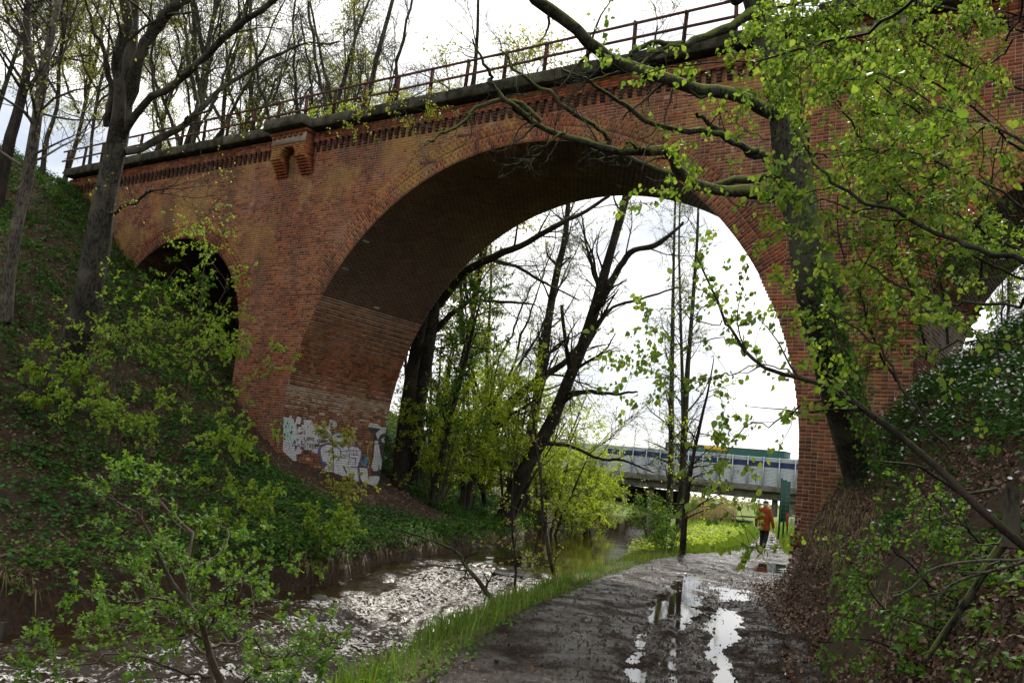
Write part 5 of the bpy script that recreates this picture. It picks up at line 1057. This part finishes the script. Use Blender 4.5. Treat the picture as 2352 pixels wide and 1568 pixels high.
# grass
m_grs = leafmat('grass_blade', [(.05, .11, .014), (.10, .18, .022), (.16, .24, .035)], .35, None, .6, .15)
m_dry = leafmat('dry_grass', [(.16, .12, .06), (.26, .2, .11), (.20, .19, .08)], .3, (1, .9, .6))
def blades(P, g, h, w_, mat, name, label, lean=.35, hang=0., per=1):
    P = np.repeat(P, per, 0) + np.c_[g.normal(0, .03, (len(P) * per, 2)), np.zeros(len(P) * per)]; n = len(P); hh = g.uniform(h[0], h[1], n)[:, None] * (np.interp(P @ np.append(Q, 0), [0, 11, 15, 24, 30], [1, 1, .62, .55, 1])[:, None] if name in ('verge_grass', 'meadow_grass') else 1); a = g.uniform(0, 6.283, n); o = np.stack([np.cos(a), np.sin(a), np.zeros(n)], 1); sd_ = np.stack([-np.sin(a), np.cos(a), np.zeros(n)], 1) * w_ * g.uniform(.6, 1.3, n)[:, None]
    U = np.array([0, 0, 1.]); l = g.uniform(.2, 1, n)[:, None] * lean
    if hang: base = P; m1 = P + o * hh * .35 * 1 + U * hh * .25; tp = P + o * hh * .7 - U * hh * hang
    else: base = P - U * .02; m1 = P + U * hh * .6 + o * hh * l * .4; tp = P + U * hh * (1 - .3 * l) + o * hh * l
    V = np.stack([base - sd_, base + sd_, m1 + sd_ * .7, m1 - sd_ * .7, tp], 1); b = np.arange(n)[:, None] * 5; mb = MB(); r = g.random(n)
    mb.add(V.reshape(-1, 3), q=(b + [0, 1, 2, 3]), t=(b + [3, 2, 4]), r=r); ob = mb.build(name, mat, None, kind='stuff'); ob['label'] = label; return ob
P, s, q, X, Y, w_ = scatter(90000, -12, 0, 3.2, 27, g, qpow=1.3); u = s - pL(q); wd = pL(q) - sR(q)
k = (s > sR(q) - .12) & (u < .08 + .25 * fbm(s * 0, q * 1.3, 2)) & (g.random(len(s)) < np.where(u > -.35, .55, 1) * np.clip(4.5 * fbm(s * 1.6, q * 1.6, 3) + .35, .08, 1)); P = P[k][:26000]; hsc = 1
blades(P, g, (.07, .30), .006, m_grs, 'verge_grass', 'green grass growing along the verge between river and path', lean=.75, per=2)
blades(P[::5], g, (.10, .28), .005, m_dry, 'dead_grass', 'dead pale stalks mixed into the verge grass', lean=.9)
P, s, q, X, Y, w_ = scatter(120000, -40, 4, 24, 62, g, qpow=1.7); k = (s > sR(q) + .1) & ((s < pL(q) + .25) | (s > pR(q) - .25)); P = P[k][:42000]
blades(P, g, (.10, .34), .013, leafmat('sunlit_grass', [(.08, .15, .02), (.12, .21, .026), (.17, .25, .04)], .4), 'meadow_grass', 'sunlit green grass of the meadow beyond the viaduct')
mb = MB(); P, s, q, X, Y, w_ = scatter(30000, -30, 0, 22, 45, g, qpow=1.2); k = (s > sR(q) + .2) & (s < pL(q) - .6) & (g.random(len(s)) < .35); P = P[k][:2600]; clumps(mb, P, g, 7, (.07, .13), (.12, .38), 'simple')
o = mb.build('meadow_herbs', m_lbe, None, kind='stuff'); o['label'] = 'bright leafy herbs between the young tree and the walker'
P, s, q, X, Y, w_ = scatter(40000, -30, -11, 4, 34, g, qpow=1.); k = (np.abs(sL(q) - s - .45) < .35) & (fbm(s * .8, q * .8, 2) > -.02); P = P[k][:420]
blades(P, g, (.2, .5), .007, m_dry, 'hanging_dry_grass', 'pale dry grass hanging over the edge of the left bank', hang=.55, per=9)
P, s, q, X, Y, w_ = scatter(40000, -8, 2, 9, 19, g, px=(1800, 2060), py=(1120, 1420), qpow=1.); P = P[(s > pR(q) + .5)][:170]
blades(P, g, (.12, .38), .005, m_dry, 'bank_dry_grass', 'matted dry grass over the eroded edge of the right bank', hang=.7, per=8)
P, s, q, X, Y, w_ = scatter(40000, -9, 0, 5, 20, g); k = (np.abs(pL(q) - s - .1) < .35); P = P[k & (g.random(len(k)) < .5)][:230]; mb = MB(); clumps(mb, P, g, 6, (.02, .042), (.02, .10), 'ovate')
o = mb.build('verge_herbs', m_lha, None, kind='stuff'); o['label'] = 'small leafy weeds at the edge of the muddy path'
# ================================================================ SMALLER THINGS
# roots and sticks ------------------------------------------------------------
g = np.random.default_rng(500)
rt_ = thing('tree_roots', 'bare roots hanging out of the eroded soil below the big mossy trunk', 'roots', ground_hit(1900, 1250)[0])
for k, P in enumerate([R9((1100, 480), (1130, 640), (1150, 720), (1180, 820), (1220, 900)), R9((1130, 700), (1200, 740), (1240, 760)), R9((950, 770), (1020, 770), (1080, 720)), R9((960, 820), (1010, 770), (1030, 740)), R9((1000, 600), (1040, 700), (1020, 790)), R9((1280, 600), (1230, 800), (1200, 900)), R9((850, 800), (830, 840)), R9((1080, 780), (1070, 900), (1060, 1000)), R9((900, 560), (880, 700), (870, 800)), R9((1180, 430), (1160, 560), (1210, 700))]):
    pts = []
    for x, y in P: h_, t_ = ground_hit(x, y); pts.append(at(x, y, t_ - .08))
    c, r_ = resample(pts, np.linspace(.035 if k in (0, 5) else .016, .007, len(pts)), 14, .012, g); mb = MB(); mb.tubes(c[None], r_[None], 7); mb.build('root', m_bark, rt_, smooth=True)
def water_at(px, py, z=None):
    r = rays((px, py))[0]; zz = -1.05
    for _ in range(4): P = r * ((zz - CAMH) / r[2]); zz = float(zw(to_sq(P[0], P[1])[1]))
    return np.array([P[0], P[1], zz]), P @ fw
# stakes ----------------------------------------------------------------------
m_stk = simple('wet_wood', (.022, .018, .013), (.075, .062, .045), 7, .8, .3, (22, .7, .01), stretch=(1, 1, .2))
STK = [((243, 1300), 150, .045, 'mossy square post standing in the river at the lower left'), ((5, 1280), 120, .05, 'dark post cut by the left edge of the picture in the water'), ((1055, 1160), 120, .03, 'thin stake behind the hawthorn bush in the water'), ((1625, 1030), 65, .028, 'leftmost stake of the row at the left edge of the rapids'), ((1735, 1020), 105, .04, 'thick leaning stake, second in the row by the rapids'), ((1855, 1010), 108, .038, 'thick upright stake, third in the row by the rapids'), ((1960, 990), 80, .028, 'thin stake, fourth in the row by the rapids'), ((2065, 965), 50, .026, 'short rightmost stake in the row by the rapids')]
for k, (bs, hpx, r0, lab) in enumerate(STK):
    x, y = L7(bs)[0]; P, d = water_at(x, y); hh = hpx * .3418 / FPX * d; mb = MB(); n = 7; zz = np.linspace(-.5, hh, n)
    C = np.stack([P[0] + zz * g.normal(0, .05) + g.normal(0, .002, n), P[1] + zz * 0, P[2] + zz], 1); R2 = r0 * np.linspace(1.1, .9, n) * g.uniform(.9, 1.1, n); mb.tubes(C[None], R2[None], 7); mb.add(C[-1] + np.array([[math.cos(a) * R2[-1], math.sin(a) * R2[-1], .02 * math.sin(a * 2)] for a in np.arange(7) / 7 * 6.283]), t=[[0, i, i + 1] for i in range(1, 6)])
    o = mb.build('wooden_stake', m_stk, None, label=lab, cat='stake', group='old stakes standing in the river')
# boulders --------------------------------------------------------------------
m_rock = simple('wet_rock', (.015, .016, .012), (.055, .052, .040), 4, .35, .5, (9, .7, .03))
m_rockm = simple('mossy_rock', (.03, .035, .015), (.09, .085, .05), 4, .8, .3, (9, .7, .03))
def rock(px, py, w2, h2, lab, mt, seed, gp):
    P, d = water_at(px, py); g = np.random.default_rng(seed); a = w2 / FPX * d; b_ = h2 / FPX * d; th, ph = np.meshgrid(np.linspace(0, 2 * np.pi, 22), np.linspace(0, np.pi, 13), indexing='ij'); D = np.stack([np.cos(th) * np.sin(ph), np.sin(th) * np.sin(ph), np.cos(ph)], -1)
    rr = 1 + .9 * fbm(D[..., 0] * 1.3 + seed, D[..., 1] * 1.3 + D[..., 2] * 1.7, 4); Wp = D * rr[..., None] * np.array([a, a * .8, b_]); Wp[-1] = Wp[0]; mb = MB(); grid(mb, Wp[..., 0] + P[0], Wp[..., 1] + P[1], Wp[..., 2] + P[2]); return mb.build('boulder', mt, None, smooth=True, label=lab, cat='rock', group=gp)
for k, (px, py, a, b_, lab, mt) in enumerate([(527, 1468, 17, 30, 'dark pointed rock standing in the white water behind the hawthorn', m_rock), (490, 1432, 22, 8, 'flat dark rock just left of the pointed one', m_rock), (622, 1378, 16, 8, 'small dark rock at the foot of the thick stakes', m_rock), (735, 1374, 20, 10, 'dark rock at the left edge of the rapids right of the stakes', m_rock), (1080, 1258, 14, 10, 'mossy stone at the head of the rapids, leftmost of three', m_rockm), (1098, 1257, 13, 9, 'mossy stone at the head of the rapids, middle of three', m_rockm), (1118, 1256, 14, 6, 'low stone at the head of the rapids, right of three', m_rockm), (1168, 1318, 34, 4, 'long dark stone just breaking the smooth lip of the rapids', m_rock), (960, 1296, 22, 6, 'dark stone in the middle of the lip of the rapids', m_rock), (1240, 1213, 10, 12, 'grey stone at the edge of the calm water below the beech bush', m_rockm)]):
    rock(px, py, a, b_, lab, mt, 520 + k, 'rocks in the river')
# log along the near left shore and branches snagged at the bank --------------------
lg = [at(x, y, d) for x, y, d in [(-20, 1438, 14.3), (60, 1425, 14.4), (130, 1412, 14.5), (200, 1404, 14.6), (245, 1402, 14.6)]]
for P_ in lg: P_[2] = max(P_[2], -.98)
c, r_ = resample(lg, [.07, .075, .07, .06, .045], 14, .01, g); mb = MB(); mb.tubes(c[None], r_[None], 9); mb.build('fallen_log', m_stk, None, smooth=True, label='dark waterlogged log along the left shore', cat='log')
for k, (P, lab) in enumerate([([(870, 1180), (900, 1190), (930, 1210), (960, 1222), (990, 1225)], 'curved bare branch snagged on the bank above the rapids'), ([(862, 1205), (900, 1203), (940, 1205)], 'short pale branch below the curved one at the bank'), ([(870, 1222), (905, 1230), (935, 1212), (960, 1205)], 'forked pale branch touching the water at the bank')]):
    pts = [at(x, y, ground_hit(x, y)[1] - .25) for x, y in P]; c, r_ = resample(pts, np.linspace(.04, .015, len(pts)), 14, .01, g); mb = MB(); mb.tubes(c[None], r_[None], 6)
    P2, R2 = sprout(c[None], r_[None], 6, g, ln=(.3, .8), K=6, rmin=.008); mb.tubes(P2, R2, 4); mb.build('snagged_branch', m_barkg, None, smooth=True, label=lab, cat='branch', group='bare branches caught on the left bank')
# stumps ------------------------------------------------------------------------
for k, (px, py, d, r0, hh, lab) in enumerate([(2325, 1200, 5.6, .04, .2, 'ragged grey stump at the right edge on the upper bank'), (72, 950, None, .12, .5, 'splintered pale stump left of the foot of the great beech')]):
    if d is None: d = ground_hit(px, py)[1]
    P = at(px, py, d); mb = MB(); n = 18; a = np.arange(n + 1) / n * 6.2832; zs_ = np.linspace(-.15, hh, 7); T_, Z_ = np.meshgrid(a, zs_, indexing='ij'); rr = r0 * (1.25 - .25 * (Z_ / hh)) * (1 + .35 * fbm(np.cos(T_) * 4 + 3, np.sin(T_) * 4 + k, 3)); Z2 = Z_ + (Z_ > hh * .7) * .25 * fbm(np.cos(T_) * 6, np.sin(T_) * 6, 3); rr[-1] = rr[0]; Z2[-1] = Z2[0]
    grid(mb, P[0] + rr * np.cos(T_), P[1] + rr * np.sin(T_), P[2] + Z2); mb.build('tree_stump', m_bark, None, smooth=True, label=lab, cat='stump', group='old tree stumps')

# the walker ----------------------------------------------------------------------
hit, dW = ground_hit(1752, 1258); hit[2] = float(H(np.array([hit[0]]), np.array([hit[1]]), True)[0]) - .02
yaw = math.atan2(Q[1], Q[0]) - math.pi / 2 - .12
cy_, sy_ = math.cos(yaw), math.sin(yaw); RW = np.array([[cy_, sy_, 0], [-sy_, cy_, 0], [0, 0, 1]])
def wp(P): return np.asarray(P, float) @ RW + hit
man = thing('person', 'walker seen from behind in orange jacket and dark cap on the wet path', 'person', hit)
def limb(mb, P, R, sides=12, K=10):
    c, r_ = resample(wp(P), R, K); mb.tubes(c[None], r_[None], sides)
    for e in (0, -1): ball(mb, c[e], [r_[e]] * 3)
def ball(mb, c, r, n=12):
    th, ph = np.meshgrid(np.linspace(0, 2 * np.pi, n + 1), np.linspace(0, np.pi, n // 2 + 2), indexing='ij'); D = np.stack([np.cos(th) * np.sin(ph) * r[0], np.sin(th) * np.sin(ph) * r[1], np.cos(ph) * r[2]], -1) @ RW + c; grid(mb, D[..., 0], D[..., 1], D[..., 2])
def loft(mb, rings, n=20):
    a = np.linspace(0, 2 * np.pi, n + 1); X = np.array([[cx + hw * math.copysign(abs(math.cos(t_)) ** .8, math.cos(t_)) for t_ in a] for z, hw, hd, cx, cy in rings]); Y = np.array([[cy + hd * math.copysign(abs(math.sin(t_)) ** .8, math.sin(t_)) for t_ in a] for z, hw, hd, cx, cy in rings]); Z = np.array([[r[0]] * (n + 1) for r in rings]); W = wp(np.stack([X, Y, Z], -1)); grid(mb, W[..., 0], W[..., 1], W[..., 2])
    for e, rv in ((0, -1), (-1, 1)): c = W[e].mean(0); mb.add(np.vstack([W[e][:-1], c]), t=[[i, (i + 1) % n, n] if rv > 0 else [(i + 1) % n, i, n] for i in range(n)])
def fuse(o, vox):
    m_ = o.modifiers.new('fuse', 'REMESH'); m_.mode = 'VOXEL'; m_.voxel_size = vox; m_.use_smooth_shade = True; s2 = o.modifiers.new('smooth', 'SMOOTH'); s2.factor = .5; s2.iterations = 3
m_skin = simple('skin', (.42, .22, .15), None, rough=.6); m_hair = simple('grey_hair', (.30, .29, .28), (.45, .44, .42), 30, .8)
m_jack = simple('orange_jacket', (.22, .045, .012), (.32, .072, .018), 9, .85, .2, (40, .4, .01)); m_trou = simple('dark_trousers', (.014, .015, .018), (.03, .03, .035), 12, .85, .2); m_cap = simple('black_cap', (.02, .02, .024), (.04, .04, .045), 20, .8); m_shoe = simple('dark_shoes', (.02, .017, .015), (.04, .035, .03), 10, .6)
mb = MB()   # body: head, neck, trunk, arms with hands, legs
ball(mb, wp((0, .035, 1.585)), (.078, .098, .118)); limb(mb, [(0, 0, 1.38), (0, .015, 1.46), (0, .03, 1.53)], [.065, .058, .058]); loft(mb, [(.86, .15, .11, 0, 0), (1.0, .15, .105, 0, 0), (1.2, .165, .11, 0, 0), (1.38, .17, .10, 0, 0), (1.44, .09, .07, 0, 0)])
for sx in (-1, 1):
    limb(mb, [(sx * .17, 0, 1.38), (sx * .25, -.02, 1.12), (sx * .315, .03, .90), (sx * .325, .06, .82)], [.055, .045, .035, .03]); ball(mb, wp((sx * .33, .07, .775)), (.022, .042, .05)); ball(mb, wp((sx * .082, .03, 1.585)), (.014, .022, .033))
    for f_ in range(4): limb(mb, [(sx * (.335 - .004 * f_), .045 + .018 * f_, .745), (sx * .33, .05 + .018 * f_, .71 - (.008 if f_ in (1, 2) else 0)), (sx * .318, .055 + .017 * f_, .69)], [.009, .0085, .007], 6, 5)
    limb(mb, [(sx * .318, .085, .80), (sx * .305, .10, .765), (sx * .30, .10, .745)], [.011, .010, .008], 6, 5)
ball(mb, wp((0, .135, 1.575)), (.014, .018, .024))
limb(mb, [(-.09, 0, .90), (-.10, .10, .50), (-.10, .10, .10)], [.085, .055, .04]); limb(mb, [(.09, 0, .90), (.10, .03, .50), (.10, -.16, .12)], [.085, .055, .04])
o = mb.build('body', m_skin, man); fuse(o, .011)
mb = MB(); ball(mb, wp((0, -.004, 1.575)), (.086, .088, .085)); ball(mb, wp((0, -.02, 1.525)), (.074, .07, .05)); o = mb.build('hair', m_hair, man); fuse(o, .012)
mb = MB(); ball(mb, wp((0, .025, 1.655)), (.098, .112, .058)); loft(mb, [(1.622, .097, .112, 0, .02), (1.65, .10, .116, 0, .025)]); ball(mb, wp((0, .125, 1.63)), (.07, .06, .013)); o = mb.build('cap', m_cap, man); fuse(o, .012)
mb = MB(); loft(mb, [(.64, .215, .155, 0, .0), (.75, .215, .16, 0, 0), (.95, .205, .155, 0, .0), (1.15, .212, .15, 0, -.01), (1.32, .215, .14, 0, -.015), (1.41, .185, .12, 0, -.01), (1.455, .10, .09, 0, .0), (1.49, .075, .078, 0, .012)])
for sx in (-1, 1): limb(mb, [(sx * .17, -.01, 1.375), (sx * .245, -.03, 1.20), (sx * .30, -.02, 1.02), (sx * .325, .03, .86), (sx * .33, .05, .80)], [.085, .078, .07, .058, .054])
o = mb.build('jacket', m_jack, man); fuse(o, .014)
mb = MB(); loft(mb, [(.66, .17, .12, 0, 0), (.80, .17, .125, 0, 0), (.92, .16, .12, 0, 0)]); limb(mb, [(-.09, 0, .78), (-.10, .09, .48), (-.10, .10, .10)], [.10, .082, .075]); limb(mb, [(.09, 0, .78), (.10, .02, .48), (.10, -.15, .14)], [.10, .082, .072]); o = mb.build('trousers', m_trou, man); fuse(o, .014)
for sx, yy_, zz_ in ((-1, .13, .05), (1, -.12, .09)): mb = MB(); ball(mb, wp((sx * .10, yy_, zz_)), (.05, .13, .05)); ball(mb, wp((sx * .10, yy_ - .06, zz_ + .01)), (.05, .06, .06)); mb.build('shoe', m_shoe, man, smooth=True)

# road bridge with noise barrier -----------------------------------------------------
A_ = at(1369, 1113, 105)[:2]; Bp = at(1818, 1161, 93)[:2]; LD = (Bp - A_) / np.linalg.norm(Bp - A_); LN = np.array([-LD[1], LD[0]]);
if LN[1] < 0: LN = -LN
AX2 = np.array([[LD[0], LD[1], 0], [LN[0], LN[1], 0], [0, 0, 1]]); Llen = np.linalg.norm(Bp - A_)
def rb(t_, off, z): p_ = A_ + LD * t_ + LN * off; return np.array([p_[0], p_[1], z])
m_dk = simple('bridge_concrete', (.075, .072, .06), (.15, .145, .125), 1.2, .9, .2, (12, .4, .02)); m_al = simple('aluminium_grey', (.33, .37, .42), (.42, .46, .5), .6, .5, .4); m_blu = simple('blue_panel', (.012, .026, .09), (.018, .036, .12), 2, .5, .4)
road = thing('road_bridge', 'flat concrete road bridge crossing the stream in the distance', 'bridge', rb(10, 0, 0))
TT = (-42, 40)
tl_ = lambda t_: 3.4 - 0.0 * t_
for nm, c0, c1, o0, o1, z0, z1 in (('deck', *TT, -.2, 12, 2.72, 3.3), ('edge_beam', *TT, -.55, -.21, 2.80, 3.42), ('girder', -20, 24, .2, .8, 2.0, 2.715), ('girder', -20, 24, 3.5, 4.1, 2.0, 2.715), ('girder', -20, 24, 7, 7.6, 2.0, 2.715), ('abutment', TT[0], .5, .4, 11.6, -1.6, 2.0), ('abutment', 21.2, TT[1], .6, 11.6, -.5, 2.0), ('abutment', .6, 12.0, 9.5, 11.5, -1.5, 1.9)):
    if nm == 'abutment' and c0 == .6: nm = 'rear_wall'; c1 = 7
    mb = MB(); bevbox(mb, rb((c0 + c1) / 2, (o0 + o1) / 2, (z0 + z1) / 2), ((c1 - c0) / 2, (o1 - o0) / 2, (z1 - z0) / 2), AX2, .5, .03, 7); mb.build(nm, m_dk, road)
for t_ in (3.2, 6.4, 20.4):
    mb = MB(); P = np.array([rb(t_, 1.2, z) for z in np.linspace(-1.6, 2.0, 4)]); mb.tubes(P[None], np.full((1, 4), .32), 12); mb.build('pillar', m_dk, road, smooth=True)
bar = thing('noise_barrier', 'grey louvred noise barrier with a blue band on the distant road bridge', 'barrier', rb(10, -.3, 3.4))
pmb = MB(); bmb = MB(); W_p = 1.66; n_ = 20; hh = 2.9 / n_
for i in range(n_):
    t_ = MB; tgt = bmb if 13 <= i <= 16 else pmb
    tgt.box((0, 0, hh * (i + .42)), (W_p / 2 - .05, .045, hh * .36)); 
    tgt.box((0, .03, hh * (i + .5)), (W_p / 2 - .05, .03, hh * .5 - .001))
pme = pmb.mesh('panel'); pme.materials.append(m_al); bme = bmb.mesh('blue_band'); bme.materials.append(m_blu)
qm = MB(); qm.box((0, -.03, 1.42), (.05, .08, 1.52)); qme = qm.mesh('post'); qme.materials.append(m_al)
ang = math.atan2(LD[1], LD[0])
for i, t_ in enumerate(np.arange(TT[0], TT[1], W_p)):
    lastp = None
    for me, nm, o_ in ((pme, 'panel', W_p / 2), (bme, 'blue_band', W_p / 2), (qme, 'post', 0)):
        if me is bme and not (t_ > 1 or -12 < t_ < -4): 
            o = bpy.data.objects.new('grey_band', bme.copy()); o.data.materials.clear(); o.data.materials.append(m_al)
        else: o = bpy.data.objects.new(nm, me)
        if nm == 'blue_band': link(o); o.parent = lastp; continue
        o.location = Vector(rb(t_ + o_, -.3, 3.42).tolist()); o.rotation_euler = (0, 0, ang); link(o, bar)
        if nm == 'panel': lastp = o
lor = thing('lorry', 'green lorry trailer with a pale blue cab driving behind the noise barrier', 'lorry', rb(14, 5, 3.3))
m_grn = simple('green_tarpaulin', (.008, .060, .045), (.012, .08, .06), 1, .6); m_cab = simple('pale_blue_cab', (.35, .55, .62), None, rough=.4); m_yel = simple('yellow_frame', (.5, .33, .02), None, rough=.5); m_blk = simple('tyre_rubber', (.012, .012, .012), None, rough=.8); m_orl = simple('amber_lens', (.6, .12, .02), None, rough=.3)
for nm, mt, c0, c1, o0, o1, z0, z1 in (('trailer', m_grn, 6.5, 20.3, 4, 6.5, 4.3, 7.25), ('roof_rail', m_blk, 6.45, 20.35, 3.98, 6.52, 7.25, 7.36), ('cab', m_cab, 20.8, 22.8, 4.05, 6.45, 3.7, 6.6), ('beacon', m_orl, 22.0, 22.3, 5, 5.3, 6.6, 6.8), ('yellow_frame', m_yel, 11.2, 14.0, 3.94, 3.99, 6.9, 7.3), ('chassis', m_blk, 7, 20.8, 4.4, 6.1, 3.95, 4.29)):
    mb = MB(); bevbox(mb, rb((c0 + c1) / 2, (o0 + o1) / 2, (z0 + z1) / 2), ((c1 - c0) / 2, (o1 - o0) / 2, (z1 - z0) / 2), AX2, .5, .02, 3); mb.build(nm, mt, lor)
for t_ in (8, 9.4, 18.5, 21.9):
    for of in (4.15, 6.3): mb = MB(); P = np.array([rb(t_, of - .15, 3.8), rb(t_, of + .15, 3.8)]); mb.tubes(P[None], np.full((1, 2), .48), 18); mb.tubes(P[None], np.full((1, 2), .2), 12); mb.build('wheel', m_blk, lor)
# green steel fence beside the pier -------------------------------------------------
fe = thing('steel_fence', 'dark green steel mesh fence beyond the right pier beside the walker', 'fence', at(1806, 1190, 40))
m_gf = simple('green_fence_paint', (.005, .035, .026), (.008, .055, .04), 4, .5)
f0 = at(1793, 1150, 42); f1 = at(1812, 1150, 47); fd = (f1 - f0) * [1, 1, 0]; fL = np.linalg.norm(fd); fd /= fL
zb0 = .78
for t_ in np.linspace(0, fL, 3):
    P = f0 + fd * t_; mb = MB(); mb.box((P[0], P[1], zb0 + .55), (.04, .04, 1.5), np.array([fd, [-fd[1], fd[0], 0], [0, 0, 1]])); mb.build('post', m_gf, fe)
mb = MB()
for t_ in np.arange(0, fL, .055): P = f0 + fd * t_; mb.box((P[0], P[1], zb0 + 1.0), (.006, .006, 1.0))
for z in np.arange(.05, 2.05, .2): P = f0 + fd * fL / 2; mb.box((P[0], P[1], zb0 + z), (fL / 2, .006, .012), np.array([fd, [-fd[1], fd[0], 0], [0, 0, 1]]))
mb.build('mesh_panel', m_gf, fe)
# culvert in the meadow ----------------------------------------------------------------
P = at(1683, 1176, 62); P[2] = float(H(np.array([P[0]]), np.array([P[1]]), True)[0]); cv = thing('culvert', 'dark plank culvert in the meadow beside the narrow path', 'culvert', P)
for nm, c_, h_, mt in (('slab', (0, 0, .34), (1.3, .5, .05), m_dk), ('side_wall', (-1.2, 0, .1), (.08, .5, .19), m_dk), ('side_wall', (1.2, 0, .1), (.08, .5, .19), m_dk), ('opening', (0, .3, .1), (1.1, .05, .185), m_blk)):  # the opening is a black panel standing in for the shade inside
    mb = MB(); mb.box(P + np.array(c_), h_); mb.build(nm, mt, cv)
# far scrub ------------------------------------------------------------------------------
m_far = leafmat('far_scrub', [(.16, .12, .06), (.19, .16, .07), (.14, .19, .05)], .3)
n = 9000; X_ = g.uniform(-90, 330, n); d_ = g.uniform(170, 240, n); z_ = np.abs(g.normal(0, 1, n)) * (1.6 + 2.2 * fbm(X_ * .05, d_ * .03, 3)) ; mb = MB(); P = np.stack([X_, d_, z_], 1)
leaves(mb, P, frames(n, g, g.normal(0, 1, (n, 3)), .3), g.uniform(.5, 1.4, n), 'simple', g); o = mb.build('distant_scrub', m_far, None, kind='stuff'); o['label'] = 'brown and green scrub along the far edge of the meadow'
n = 5000; S_ = g.uniform(-50, -15, n); q2 = g.uniform(58, 84, n); k = (S_ > sR(q2) + 1) & (S_ < pL(q2) - 1); x, y = sq(S_[k], q2[k]); P = np.stack([x, y, H(x, y, True)], 1); blades(P[:2600], g, (.6, 1.5), .02, m_dry, 'dry_reeds', 'tan dry reeds in the meadow near the road bridge', per=6)
